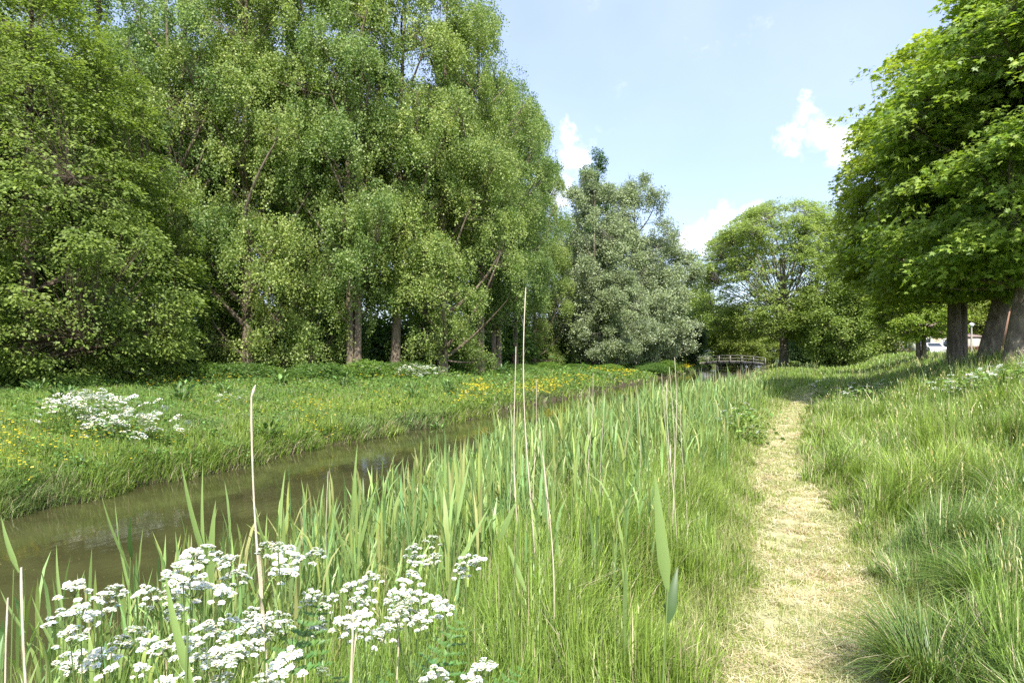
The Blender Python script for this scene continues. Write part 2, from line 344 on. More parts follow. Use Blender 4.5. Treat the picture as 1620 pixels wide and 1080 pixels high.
def meadow_right():
    g = Geo()
    for (n, D0, D1, segs, sd_, pa, pb) in ((250000, 1.6, 14, 3, 21, 1090, 1850), (230000, 14, 100, 2, 22, 1090, 1850), (110000, 1.2, 16, 3, 23, 1850, 3300), (40000, 16, 60, 2, 24, 1850, 2500)):
        r, X, Y, D = scatter(n, D0, D1, pa, pb, sd_)
        u = X-pathc(Y); edge = hw(Y)+.14*vnoise(X, Y, 1.4, 31)+.10*vnoise(X, Y, .45, 32)
        edge = edge-1.2*sstep(31, 34, Y); k = (u > edge) & (Y > 0); X, Y, D, u, edge = X[k], Y[k], D[k], u[k], edge[k]; n = len(X)
        n1 = vnoise(X, Y, 1.3, 33); n2 = vnoise(X, Y, .55, 34); n3 = vnoise(X, Y, 5, 35)
        h = (.50+.19*n1+.15*n2+.06*n3)*r.uniform(.45, 1.15, n)*(.45+.55*sstep(0, .5, u-edge))*(1-.25*sstep(14, 40, D))
        w = np.maximum(.0098, .0014*D)*r.uniform(.7, 1.35, n)
        tuss = np.arctan2(vnoise(X, Y, 1.1, 36), vnoise(X, Y, 1.1, 37)); ang = tuss+r.normal(0, .9, n)
        lean = np.clip(.50+.25*vnoise(X, Y, 1.7, 38)+r.normal(0, .25, n), .02, 1.3)
        c = mixc(MG, YG, np.clip(.45+.35*n3+.2*n1+r.normal(0, .2, n), 0, 1)); c = c*(1-.0*n1[:, None])
        bl = np.clip(.3*vnoise(X, Y, 2.3, 39), 0, 1)[:, None]; c = c*(1-bl)+BG*bl
        dry = r.uniform(size=n) < (.05+.05*(n2 > .5)+.10*(u < edge+.25)); c[dry] = ST*r.uniform(.7, 1.0, (dry.sum(), 1))
        c = c*np.exp(r.normal(0, .30, (n, 1)))
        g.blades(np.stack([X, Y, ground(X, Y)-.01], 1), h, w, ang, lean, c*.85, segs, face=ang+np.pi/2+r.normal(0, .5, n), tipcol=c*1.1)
    # flowering stalks with loose pale panicles
    r, X, Y, D = scatter(2600, 2.5, 45, 1150, 1850, 41); k = (X-pathc(Y) > .85); X, Y, D = X[k], Y[k], D[k]; n = len(X)
    Z = ground(X, Y); h = r.uniform(.5, .82, n); ang = r.uniform(0, 6.28, n); c = tint(r, n, (.30, .30, .13), .15)
    g.blades(np.stack([X, Y, Z], 1), h, np.maximum(.003, .0008*D), ang, np.full(n, .25), c, 3)
    for j in range(5):
        f = .80+.05*j; P = np.stack([X+np.cos(ang)*h*.19*f*f, Y+np.sin(ang)*h*.19*f*f, Z+h*(f-.05)], 1)
        a2 = r.uniform(0, 6.28, n); g.blades(P, np.full(n, .055)*r.uniform(.7, 1.3, n), np.maximum(.006, .0012*D), a2, r.uniform(.4, 1.2, n), c*1.25, 2, prof=0)
    tag(g.build('meadow_grass', M_grass), 'tall green meadow grass on the slope right of the path', 'grass', kind='stuff')
meadow_right()

def verge_left():
    g = Geo()
    for (n, D0, D1, segs, sd_, pa, pb) in ((300000, 1.3, 12, 3, 51, -100, 1330), (150000, 12, 100, 2, 52, 500, 1330), (50000, 1.0, 8, 3, 53, -900, -100)):
        r, X, Y, D = scatter(n, D0, D1, pa, pb, sd_)
        u = X-pathc(Y); edge = -hw(Y)-.13*vnoise(X, Y, 1.3, 53)-.08*vnoise(X, Y, .4, 54); near = -3.35+.22*vnoise(Y*1.0, Y*0, 5, 5)
        dens = np.where(X < near+.9, .35, 1.0)
        k = (u < edge) & (X > near-.15) & (Y > -.5) & (r.uniform(size=n) < dens)
        X, Y, D, u, edge, near = X[k], Y[k], D[k], u[k], edge[k], near[k]; n = len(X)
        n1 = vnoise(X, Y, 1.0, 55); n3 = vnoise(X, Y, 3, 56)
        h = (.84+.14*n1)*r.uniform(.35, 1.12, n)*(.22+.78*sstep(0, .95, edge-u)); h *= 1-.42*sstep(12, 26, D)-.2*sstep(30, 60, D)
        w = np.maximum(.0088, .0013*D)*r.uniform(.7, 1.3, n)
        ang = np.arctan2(vnoise(X, Y, 1.5, 57), vnoise(X, Y, 1.5, 58)+.5)+r.normal(0, .9, n); lean = np.clip(.36+r.normal(0, .28, n), .02, 1.3)
        c = mixc(MG*1.05, YG, np.clip(.6+.3*n3+r.normal(0, .22, n), 0, 1))
        dry = r.uniform(size=n) < (.06+.16*(u > edge-.22)+.10*(X < near+1.3)); c[dry] = ST*r.uniform(.65, .95, (dry.sum(), 1))
        c = c*np.exp(r.normal(0, .30, (n, 1)))
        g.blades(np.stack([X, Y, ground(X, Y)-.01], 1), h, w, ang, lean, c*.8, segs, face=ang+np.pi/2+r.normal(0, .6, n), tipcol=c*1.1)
    # slender flowering stalks above the sward
    r, X, Y, D = scatter(2400, 2.2, 60, 300, 1300, 61); u = X-pathc(Y); k = (u < -.7) & (X > -3.0); X, Y, D = X[k], Y[k], D[k]; n = len(X); Z = ground(X, Y)
    h = r.uniform(.7, 1.05, n); ang = r.uniform(0, 6.28, n); c = tint(r, n, (.27, .31, .12), .15)
    g.blades(np.stack([X, Y, Z], 1), h, np.maximum(.003, .0007*D), ang, np.full(n, .2), c, 3)
    for j in range(5):
        f = .82+.045*j; P = np.stack([X+np.cos(ang)*h*.15*f*f, Y+np.sin(ang)*h*.15*f*f, Z+h*(f-.04)], 1)
        g.blades(P, np.full(n, .045), np.maximum(.005, .001*D), r.uniform(0, 6.28, n), r.uniform(.3, 1.2, n), c*1.3, 2)
    tag(g.build('verge_grass', M_grass), 'bright green grass between the path and the reeds', 'grass', kind='stuff')
verge_left()

def path_litter():
    g = Geo()
    # short green stubble
    r, X, Y, D = scatter(300000, 2.0, 45, 1000, 1500, 71); u = X-pathc(Y)
    pn = vnoise(X, Y, .7, 72)+.6*vnoise(X, Y, .28, 73)+2.6*np.clip(np.abs(u)-.25, 0, 1)*2+.30
    k = (np.abs(u) < .8) & (Y < 34) & (pn > -.15+r.normal(0, .35, len(X))); X, Y, D, u = X[k], Y[k], D[k], u[k]; n = len(X)
    h = r.uniform(.03, .095, n)*(1+6.0*np.clip(np.abs(u)-.36, 0, .4)); c = mixc(YG*1.0, ST*.95, np.clip(r.normal(.22, .3, n), 0, 1))
    g.blades(np.stack([X, Y, np.full(n, .01)], 1), h, np.maximum(.004, .001*D), r.uniform(0, 6.28, n), r.uniform(.1, 1.2, n), c, 2)
    # dry clippings lying flat
    r, X, Y, D = scatter(170000, 2.0, 45, 1000, 1500, 74); u = X-pathc(Y); k = (np.abs(u) < .60+.16*vnoise(X, Y, .8, 75)) & (Y < 33.5) & (vnoise(X, Y, .9, 78)+.6*vnoise(X, Y, .3, 79)-1.6*np.clip(np.abs(u)-.25, 0, 1) > r.normal(-.35, .5, len(X))); X, Y, D = X[k], Y[k], D[k]; n = len(X)
    a = r.uniform(0, 6.28, n); ln = r.uniform(.03, .13, n); z0 = .02+r.uniform(0, .03, n)+.03*np.clip(vnoise(X, Y, .35, 76), 0, 1)
    wv = np.maximum(.0032, .0009*D); dx, dy = np.cos(a)*ln/2, np.sin(a)*ln/2; nx_, ny_ = -np.sin(a)*wv/2, np.cos(a)*wv/2; t1, t2 = r.normal(0, .012, n), r.normal(0, .012, n)
    V = np.stack([np.stack([X-dx-nx_, Y-dy-ny_, z0+t1], 1), np.stack([X-dx+nx_, Y-dy+ny_, z0+t1], 1), np.stack([X+dx+nx_, Y+dy+ny_, z0+t2], 1), np.stack([X+dx-nx_, Y+dy-ny_, z0+t2], 1)], 1)
    c = mixc((.68, .59, .42), (.42, .32, .19), np.clip(.34+.35*vnoise(X, Y, .6, 77)+r.normal(0, .28, n), 0, 1)); gm = np.clip(.5*vnoise(X, Y, 1.1, 80)+.30*sstep(9, 20, Y)+r.normal(-.05, .2, n), 0, .8)[:, None]; c = c*(1-gm)+np.array([[.30, .37, .14]])*gm; b = (np.arange(n)*4)[:, None]+np.arange(4)
    g.add(V.reshape(-1, 3), b, None, np.repeat(c, 4, axis=0))
    tag(g.build('mown_stubble', M_grass), 'dry straw clippings and short green stubble lying on the path', 'cut grass', kind='stuff')
path_litter()

def bank_far():
    g = Geo()
    for (n, D0, D1, segs, sd_, pa, pb) in ((330000, 8, 24, 2, 81, -160, 1330), (330000, 24, 130, 2, 82, -160, 1330), (90000, 6, 30, 2, 83, -900, -160)):
        r, X, Y, D = scatter(n, D0, D1, pa, pb, sd_, k0=.008, kD=.0013)
        far = farx(Y); v = far-X
        k = (v > -.06) & (v < 60) & (Y > 1) & (D < 70+60*(v < 8)); X, Y, D, v = X[k], Y[k], D[k], v[k]; n = len(X)
        n1 = vnoise(X, Y, 1.6, 83); n2 = vnoise(X, Y, .7, 84); n3 = vnoise(X, Y, 6, 85)
        h = (.26+.08*n1+.05*n2)*r.uniform(.45, 1.2, n)*(1+.35*sstep(1.2, .2, v))*(1+.3*sstep(15, 25, v))
        w = np.maximum(.009, .00125*D)*r.uniform(.7, 1.3, n); ang = r.uniform(0, 6.28, n); lean = np.clip(.4+r.normal(0, .3, n), 0, 1.3)
        ang = np.where(v < .5, r.normal(0, .8, n), ang); lean = np.where(v < .5, lean+.3, lean)
        c = mixc(MG, YG, np.clip(.45+.4*n3+.25*sstep(3, 0, v)+r.normal(0, .2, n), 0, 1)); bl = np.clip(.5*vnoise(X, Y, 3.1, 86), 0, .8)[:, None]; c = c*(1-bl)+BG*bl
        dry = r.uniform(size=n) < .05+.10*(v < .25); c[dry] = ST*r.uniform(.5, .85, (dry.sum(), 1)); c = c*np.exp(r.normal(0, .2, (n, 1)))
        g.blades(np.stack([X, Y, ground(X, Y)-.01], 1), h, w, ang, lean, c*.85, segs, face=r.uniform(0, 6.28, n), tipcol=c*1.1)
    # broad-leaved herbs in clumps through the sward
    r, X, Y, D = scatter(260000, 9, 70, -160, 1150, 87, k0=.008, kD=.0013); far = farx(Y); v = far-X
    cl = vnoise(X, Y, 1.2, 88)+.5*vnoise(X, Y, .5, 89); k = (v > .05) & (v < 45) & (cl > .12); X, Y, D = X[k], Y[k], D[k]; cl = cl[k]; n = len(X)
    P = np.stack([X, Y, ground(X, Y)+r.uniform(.03, .30, n)*(.5+np.clip(cl, 0, 1.2))], 1); a = r.uniform(0, 6.28, n)
    N = norm(np.stack([np.cos(a)*.6, np.sin(a)*.6, np.ones(n)], 1)+r.normal(0, .4, (n, 3))); Dr = np.stack([np.cos(a), np.sin(a), r.uniform(-.4, .5, n)], 1)
    g.leaves(P, Dr, N, np.maximum(.06, .0036*D)*r.uniform(.7, 1.4, n), tint(r, n, (.10, .18, .04), .35), DIAMOND)
    tag(g.build('bank_grass', M_grass), 'grass and low herbs covering the far bank of the ditch', 'grass', kind='stuff')
bank_far()

def buttercups():
    g = Geo(); r = rng_(95)
    spots = [(20, 700, 22, 60), (0, 690, 20, 30), (60, 690, 25, 30), (160, 690, 40, 60), (240, 605, 30, 60), (215, 603, 15, 40), (285, 608, 30, 40), (440, 592, 30, 40), (470, 668, 12, 50), (500, 640, 22, 130), (465, 600, 40, 50), (575, 592, 20, 60), (610, 596, 30, 50), (370, 600, 30, 60), (390, 588, 20, 40), (760, 608, 14, 120), (745, 618, 20, 120), (800, 612, 24, 140), (850, 605, 20, 160), (885, 600, 20, 320), (780, 625, 24, 160), (870, 604, 10, 120), (880, 608, 14, 120), (930, 590, 30, 60), (980, 580, 20, 100), (1000, 586, 16, 80), (1060, 572, 20, 140), (1090, 570, 18, 160), (700, 650, 14, 40), (540, 650, 12, 40), (640, 625, 50, 60), (850, 622, 16, 40), (300, 690, 30, 40), (350, 640, 40, 40)]
    PP = []
    for px, py, rad, n in spots:
        drop = 1.55-.02*max(0, (px-700)/100)
        D = drop*F/(py+5-HZ); D = min(D, 75)
        k = int(n*1.3); x0 = px+r.normal(0, rad, k); dd = D*np.exp(r.normal(0, .05+.03*(D < 30), k))
        lat = (x0-CX)/F*dd; X = lat*math.cos(YAW)-dd*math.sin(YAW); Y = lat*math.sin(YAW)+dd*math.cos(YAW)
        ok = X < -10.6; PP.append(np.stack([X, Y, dd], 1)[ok])
    q = np.concatenate(PP); n = len(q); Z = ground(q[:, 0], q[:, 1]); h = r.uniform(.28, .48, n); D = q[:, 2]
    P = np.stack([q[:, 0], q[:, 1], Z], 1); a = r.uniform(0, 6.28, n)
    g.blades(P, h, np.full(n, .006), a, np.full(n, .1), tint(r, n, MG), 2)
    for j in range(2):
        P2 = P+np.stack([r.normal(0, .03, n), r.normal(0, .03, n), h*(1-.12*j)], 1); N = norm(np.array([[0, 0, 1.]])+r.normal(0, .5, (n, 3)))
        a = r.uniform(0, 6.28, n); Dr = np.stack([np.cos(a), np.sin(a), a*0], 1); s = np.maximum(.024, .0015*D)
        g.leaves(P2, Dr, N, s, tint(r, n, (.62, .50, .03), .12), HEART)
        g.leaves(P2, -Dr, N, s, tint(r, n, (.62, .50, .03), .12), HEART)
    tag(g.build('yellow_flowers', M_grass), 'small yellow buttercups scattered in drifts over the far bank', 'flowers', kind='stuff')
buttercups()

# ------------------------------------------------------------------ reeds
RG = np.array((.20, .28, .09))
def reed_parts(g, P, H, r, D=None, nl=6, leafw=.019, col=RG, stemcol=None):
    """green common reed: stem with narrow leaves leaving at an angle"""
    n = len(P); D = np.full(n, 3.) if D is None else D
    a = r.uniform(0, 6.28, n); ln = np.clip(r.normal(.06, .05, n), 0, .3)
    c = tint(r, n, col, .18)
    g.blades(P, H*.93, np.maximum(.006, .0011*D), a, ln, c*.85, 3, tipcol=c*1.05)
    for j in range(nl):
        f = .30+.68*(j+r.uniform(-.3, .3, n))/nl; f = np.clip(f, .12, .97)
        hz = H*.93*ln*f**2*.75; S = np.stack([P[:, 0]+np.cos(a)*hz, P[:, 1]+np.sin(a)*hz, P[:, 2]+H*.93*f], 1)
        al = a*0+j*2.6+a+r.normal(0, .5, n); L_ = H*r.uniform(.24, .36, n)*(1-.25*np.abs(f-.6)); lean = np.clip(r.normal(.42-.30*(f > .85), .18, n), .08, 1.2)
        cc = tint(r, n, col, .24); yl = r.uniform(size=n) < .10; cc[yl] = cc[yl]*.4+np.array([[.30, .27, .12]])*.8
        g.blades(S, L_, np.maximum(leafw, .0013*D)*r.uniform(.6, 1.2, n), al, lean, cc, 3, face=al+np.pi/2+r.normal(0, .5, n), tipcol=cc*1.12, prof=1)
def reed_bed():
    g = Geo()
    for (n, D0, D1, sd_, nl) in ((15000, 2.6, 9, 101, 6), (30000, 8, 24, 102, 5), (12000, 22, 95, 103, 4)):
        r, X, Y, D = scatter(n, D0, D1, -120, 1240, sd_, k0=.02, kD=.002)
        lim = -1.75-.35*vnoise(Y, Y*0, 4, 104)-.4*sstep(5, 2, Y)+.7*sstep(6, 13, Y)-.6*sstep(22, 40, Y); outer = -3.55-.3*vnoise(Y, Y*0, 3, 105)-.45*sstep(5, 11, Y)
        pr = sstep(outer-.3, outer+.5, X)*(sstep(lim+.25, lim-1.1, X)**1.3+.05*(X < -.75))*(.45+.55*sstep(2.5, 7.0, Y))
        k = (r.uniform(size=n) < pr*sstep(60, 35, Y)) & (Y > .3); X, Y, D = X[k], Y[k], D[k]; n = len(X)
        H = (1.20-.10*sstep(8, 4, Y)+.13*vnoise(X, Y, 1.5, 106))*r.uniform(.62, 1.15, n)*(1-.36*sstep(13, 26, Y))
        reed_parts(g, np.stack([X, Y, np.maximum(ground(X, Y), -.85)], 1), H+.10, r, D, nl)
    # last year's dead canes, thin and pale, standing among the green
    r, X, Y, D = scatter(6000, 3, 60, -120, 1240, 107, k0=.02, kD=.002); k = (X > -4.5) & (X < -1.9); X, Y, D = X[k], Y[k], D[k]; n = len(X)
    g.blades(np.stack([X, Y, ground(X, Y)], 1), r.uniform(.6, 1.25, n), np.maximum(.005, .0010*D), r.uniform(0, 6.28, n), np.clip(r.normal(.1, .1, n), 0, .5), tint(r, n, (.42, .36, .22), .18), 2)
    tag(g.build('reed_bed', M_grass), 'dense bed of grey-green young reeds along the near water edge', 'reeds', kind='stuff')
reed_bed()

def single_reed(px, D, py_top, label, leaves, seed, base_off=0, lw=.022):
    """a foreground reed as its own thing: leaves = [(px0,py0,px1,py1,width,dark)] in photo pixels at its depth"""
    r = rng_(seed); X, Y, z = wp(px, D); z = max(z, -.8); top = wp(px+base_off, D, py_top)
    t = thing('reed', (X, Y, z), label, 'reed', 'single green reeds in the foreground')
    o = np.array([X, Y, z]); T = np.array(top)-o
    s = np.linspace(0, 1, 9)[:, None]; P = T*s+np.array([.01, .0, 0])*np.sin(s*7)
    g = Geo(); g.tubes(P[None], np.interp(s[:, 0], [0, 1], [.0042, .0022])[None], 6, col=RG*.95); g.build('stem', M_grass, t, True)
    for (x0, y0, x1, y1, w, dk) in leaves:
        A = np.array(wp(x0, D, y0))-o; B = np.array(wp(x1, D*(1+r.uniform(-.04, .04)), y1))-o
        g = Geo(); m = 12; V = []; d = B-A; side = np.cross(d, np.array([-math.sin(YAW), math.cos(YAW), 0])); side /= np.linalg.norm(side)
        side = side*math.cos(.35)+np.array([-math.sin(YAW), math.cos(YAW), 0])*math.sin(.35)
        nn = np.cross(d, side); nn /= np.linalg.norm(nn)
        for i in range(m+1):
            q = i/m; ww = w/2*(min(1, .25+q*3.2)*(1-q**2.4)+.0005); c = A+d*q+nn*.03*math.sin(q*3)*np.linalg.norm(d)
            V += [c-side*ww, c+nn*ww*.22, c+side*ww]
        f = []
        for i in range(m):
            for j in (0, 1): f.append([i*3+j, i*3+j+1, i*3+j+4, i*3+j+3])
        g.add(np.array(V), np.array(f), None, (DG*.8 if dk else RG*1.15)); g.build('leaf', M_grass, t, True)
    return t
single_reed(1052, 1.5, 930, 'tall green reed with two broad blades beside the path edge', [(1056, 935, 1036, 745, .031, 0), (1056, 985, 1072, 895, .030, 1)], 1)  # second blade: shade on its back side put into the leaf colour
single_reed(325, 2.4, 850, 'bluish reed rising behind the white flowers with its tip at the water', [(330, 900, 287, 728, .03, 0), (334, 930, 342, 790, .04, 0), (330, 960, 322, 728, .022, 0)], 2)
single_reed(205, 3.0, 880, 'leaning dark reed between the open water and the left flowers', [(205, 900, 160, 780, .022, 0), (208, 885, 207, 815, .036, 1), (212, 960, 182, 790, .02, 0)], 3)
single_reed(293, 1.15, 1000, 'nearest reed blade standing in front of the white flowers', [(305, 1085, 262, 905, .026, 0)], 4)
single_reed(20, 2.2, 900, 'reed at the left photo edge with a drooping blade over brown water', [(30, 905, 2, 815, .035, 0), (40, 1000, 0, 930, .02, 0)], 5)
single_reed(560, 3.2, 790, 'reed with a slim upright tip standing between water and flower stems', [(560, 820, 566, 700, .022, 0), (566, 880, 598, 760, .022, 0), (556, 900, 522, 790, .02, 0)], 6)
single_reed(720, 3.0, 800, 'blue-green reed with leaning blades above the right-hand white umbels', [(715, 850, 690, 740, .022, 0), (722, 830, 745, 720, .02, 0), (722, 900, 775, 800, .02, 0)], 7)
single_reed(815, 2.1, 850, 'reed with a bent blade below the tallest dead cane', [(790, 855, 818, 790, .022, 0), (832, 935, 800, 850, .02, 0)], 8)
single_reed(100, 2.0, 960, 'low reed behind the left white flowers', [(100, 970, 90, 860, .018, 0), (110, 1000, 135, 900, .018, 0), (90, 1030, 50, 940, .018, 0)], 9)
single_reed(440, 2.7, 830, 'reed just right of the thick dead cane', [(442, 860, 452, 740, .02, 0), (438, 900, 400, 800, .02, 0), (445, 930, 480, 830, .02, 0)], 10)

M_cane = noise_mat('dry_cane', (.46, .38, .26), (.68, .60, .47), 14, .7, .3, (1, 1, .2))
def cane(px, D, pyt, pxt, rad, label, bent=False, seed=0):
    rad *= .62
    X, Y, z = wp(px, D); z = max(z, -.85); o = np.array([X, Y, z]); T = np.array(wp(pxt, D, pyt))-o
    t = thing('dead_reed', (X, Y, z), label, 'dead reed', 'pale dead reed canes')
    s = np.linspace(0, 1, 26)[:, None]; r = rng_(seed+500)
    P = T*s+np.array([math.cos(YAW), math.sin(YAW), 0])*.014*np.sin(s*5+seed)*T[2]+np.array([0, 0, 0])
    rr = rad*np.interp(s[:, 0], [0, 1], [1.0, .62]); rr[4::5] *= 1.22
    g = Geo(); g.tubes(P[None], rr[None], 7); g.build('cane', M_cane, t, True)
    for j in range(2 if rad > .0035 else 1):
        f = r.uniform(.45, .9); A = P[int(f*25)]; a = r.uniform(0, 6.28); g = Geo()
        g.blades(A[None], np.array([r.uniform(.1, .22)]), np.array([rad*2.6]), np.array([a]), np.array([r.uniform(.1, .7)]), np.array([[.5, .43, .28]]), 5); g.build('sheath', M_cane, t)
    if bent:
        A = P[-1]; g = Geo(); B = A+np.array([.012, .004, .035]); g.tubes(np.stack([A, (A+B)/2+[.002, 0, .004], B])[None], np.array([[rad*.7, rad*1.15, rad*.3]]), 6); g.build('broken_tip', M_cane, t, True)
    return t
for i, a in enumerate([
    (428, 1.75, 628, 411, .0062, 'thickest pale dead cane with a broken tip, standing before the far bank', True),
    (842, 4.2, 455, 834, .0080, 'tallest dead cane, its tip rising in front of the dark trees', False),
    (830, 4.4, 548, 812, .0068, 'slim dead cane leaning left beside the tallest one', False),
    (850, 4.6, 600, 843, .0036, 'short dead cane just right of the tallest one', False),
    (800, 4.5, 640, 806, .0036, 'dead cane just left of the tall pair', False),
    (880, 3.2, 720, 862, .0065, 'mottled leaning dead cane right of the tall pair', False),
    (55, 1.5, 897, 47, .0070, 'stout snapped dead cane near the left photo edge', False),
    (26, 1.6, 945, 19, .0052, 'short dead cane leftmost of all the canes', False),
    (580, 1.5, 950, 555, .0062, 'dead cane stub rising through the middle of the white flowers', False),
    (628, 1.7, 950, 622, .0050, 'dead cane behind the right-hand white flowers', False),
    (1072, 5.2, 565, 1064, .0046, 'tall dead cane in front of the bend of the ditch', False),
    (1066, 5.0, 580, 1060, .0040, 'dead cane close left of the one before the ditch bend', False),
    (1056, 5.4, 590, 1051, .0034, 'thin dead cane left of the pair before the ditch bend', False),
    (1068, 4.9, 600, 1058, .0050, 'thick low dead cane at the foot of the ditch-bend group', False),
    (940, 5.5, 610, 932, .0038, 'lone dead cane halfway between the tall pair and the ditch bend', False),
    (955, 5.2, 618, 952, .0036, 'dead cane with a ragged tip right of the lone middle one', False),
    (925, 5.0, 590, 934, .0036, 'hair-thin dead cane crossing the water behind the reeds', False),
    (1012, 5.3, 610, 1007, .0034, 'dead cane standing left of the pale seed plume', False),
    (868, 4.2, 660, 857, .0036, 'dead cane half sunk in the reeds', False),
    (1085, 5.0, 640, 1080, .0036, 'low dead cane right of the ditch-bend group', False),
    (525, 3.6, 745, 520, .0036, 'fine dead stem over the open water left of the reed bed', False)]):
    cane(*a[:6], bent=a[6], seed=i)

# ------------------------------------------------------------------ cow parsley in the foreground
M_stem = noise_mat('umbel_stem', (.10, .17, .04), (.20, .28, .08), 12, .5, .1)
PENT = (np.array([[0, -.05, .0], [.55, .05, .06], [.62, .5, .1], [.35, .62, .02], [0, 1, .1], [-.35, .62, .02], [-.62, .5, .1], [-.55, .05, .06]]), [[0, 1, 2, 3], [0, 3, 4, 5], [0, 5, 6, 7]], [])
def umbel_mesh(seed, R=.034, nu=13, nf=24, fs=.0036):
    r = rng_(seed); gs = Geo(); gf = Geo()
    k = np.arange(nu); th = k*2.39996+r.normal(0, .25, nu); rad = R*np.sqrt((k+.5)/nu)*r.uniform(.82, 1.12, nu)
    Cn = np.stack([np.cos(th)*rad, np.sin(th)*rad, R*1.25-1.05*rad**2/R+r.normal(0, .0050, nu)], 1)
    s = np.linspace(0, 1, 4)[None, :, None]; paths = Cn[:, None, :]*s; paths[:, :, 2] += (s[..., 0]*(1-s[..., 0]))*-.3*R
    gs.tubes(paths, np.full((nu, 4), .0007), 4, col=(.2, .28, .09))
    for c, t_ in zip(Cn, th):
        m = int(nf*r.uniform(.75, 1.2)); j = np.arange(m); a = j*2.39996+r.uniform(0, 6); q = .0080*np.sqrt((j+.5)/m)*r.uniform(.85, 1.25)
        out_ = norm(c-np.array([0, 0, -.03])); P = c+np.stack([np.cos(a)*q, np.sin(a)*q, .0042-q**2*70+r.normal(0, .0007, m)], 1)
        N = norm(out_[None]*.6+np.array([[0, 0, .8]])+np.stack([np.cos(a)*q, np.sin(a)*q, a*0], 1)*60+r.normal(0, .22, (m, 3)))
        Dr = np.stack([np.cos(a), np.sin(a), r.normal(0, .2, m)], 1)
        w = tint(r, m, (.83, .83, .75), .07); w[:, :] *= np.where(r.uniform(size=(m, 1)) < .1, np.array([[.75, .85, .5]]), 1)
        Dr2 = Dr*fs*.5
        gf.leaves(P-Dr2, Dr, N, np.full(m, fs*1.25)*r.uniform(.8, 1.3, m), w, PENT)
        gs.tubes(np.stack([np.broadcast_to(c-[0, 0, .004], (m, 3)), P], 1), np.full((m, 2), .00035), 3, col=(.3, .4, .14))
    return gs, gf
UM = []
for i in range(5):
    gs, gf = umbel_mesh(900+i, R=[.032, .036, .030, .038, .027][i], nu=[12, 14, 11, 15, 10][i])
    a = gs.build('umbel_rays', M_grass, None); b = gf.build('florets', M_petal, None)
    UM.append((a.data, b.data)); bpy.data.objects.remove(a); bpy.data.objects.remove(b)
def parsley_leaf(seed, L_=.22):
    r = rng_(seed); g = Geo(); n = 7; sp = np.linspace(0, 1, 8)
    P = np.stack([sp*L_, sp*0, .10*L_*np.sin(sp*2.6)], 1); g.tubes(P[None], np.full((1, 8), .0012), 4, col=(.14, .22, .05))
    for i in range(1, 8):
        for s in (-1, 1):
            ll = L_*.42*(1-i/9.); A = P[i]; m = 9; q = np.linspace(.08, 1, m)
            B = A+np.stack([q*ll*.45, s*q*ll, -q*.1*ll], 1)
            for e in (-1, 1):
                d = np.stack([np.full(m, .8)+.1*e, np.full(m, s*.6*e+.3*s), r.normal(0, .2, m)], 1)
                g.leaves(B, d, norm(np.array([[0, 0, 1.]])+r.normal(0, .2, (m, 3))), ll*.28*(1.1-q*.7)+.004, tint(r, m, (.10, .19, .045), .15), OVAL)
    o = g.build('leaf', M_grass, None); d = o.data; bpy.data.objects.remove(o); return d
PLEAF = [parsley_leaf(950+i, .2+.05*i) for i in range(3)]
def cow_parsley(px, D, umbels, label, seed):
    """umbels = [(px,py,diameter in photo px, depth offset)]"""
    r = rng_(seed); X, Y, z = wp(px, D); o = np.array([X, Y, z])
    t = thing('cow_parsley', (X, Y, z), label, 'cow parsley', 'white flowering cow parsley in the foreground')
    pts = []
    for (ux, uy, ud) in umbels:
        dd = D+r.normal(0, .10); pts.append((np.array(wp(ux, dd, uy))-o, ud/F*dd))
    cen = np.mean([p for p, _ in pts], 0); low = min(p[2] for p, _ in pts)
    node = np.array([cen[0]*.7, cen[1]*.7, max(.3, low-.30)]); s = np.linspace(0, 1, 10)[:, None]
    P = node*s+np.array([.02, .01, 0])*np.sin(s*3.1); g = Geo(); g.tubes(P[None], np.interp(s[:, 0], [0, 1], [.0055, .0035])[None], 8); g.build('stem', M_stem, t, True)
    # branch forks
    ng = max(1, len(pts)//4); order = sorted(range(len(pts)), key=lambda i: math.atan2(pts[i][0][1]-cen[1], pts[i][0][0]-cen[0])); forks = [order[i::1][:0] for i in range(0)]
    groups = [order[i*len(order)//ng:(i+1)*len(order)//ng] for i in range(ng)]
    gb = Geo()
    for gr in groups:
        c = np.mean([pts[i][0] for i in gr], 0); fk = node+(c-node)*.45+np.array([0, 0, -.02]); s6 = np.linspace(0, 1, 6)[:, None]
        gb.tubes((node+(fk-node)*s6)[None], np.full((1, 6), .0026), 6)
        for i in gr:
            e, dm = pts[i]; e = e-np.array([0, 0, dm*.35]); d1 = fk+(e-fk)*s6+np.array([0, 0, -.035])*np.sin(s6*np.pi)
            gb.tubes(d1[None], np.full((1, 6), .0015), 5)
    gb.build('branches', M_stem, t, True)
    for i, (p, dm) in enumerate(pts):
        a, b = UM[(i+seed) % 5]; sc = dm/.074*1.2
        u = bpy.data.objects.new('umbel', b); C.objects.link(u); u.parent = t; u.location = p-np.array([0, 0, dm*.35]); u.scale = (sc,)*3
        outv = p-node; u.rotation_euler = (np.clip(-outv[1]*1.4+r.normal(0, .15), -.6, .6), np.clip(outv[0]*1.4+r.normal(0, .15), -.6, .6), r.uniform(0, 6.28))
        ry = bpy.data.objects.new('umbel_rays', a); C.objects.link(ry); ry.parent = u
    for i in range(5):
        lf = bpy.data.objects.new('leaf', PLEAF[i % 3]); C.objects.link(lf); lf.parent = t; f = r.uniform(.2, 1.0); lf.location = node*f
        lf.rotation_euler = (0, -.35+r.normal(0, .2), r.uniform(0, 6.28)); lf.scale = (r.uniform(.8, 1.3),)*3
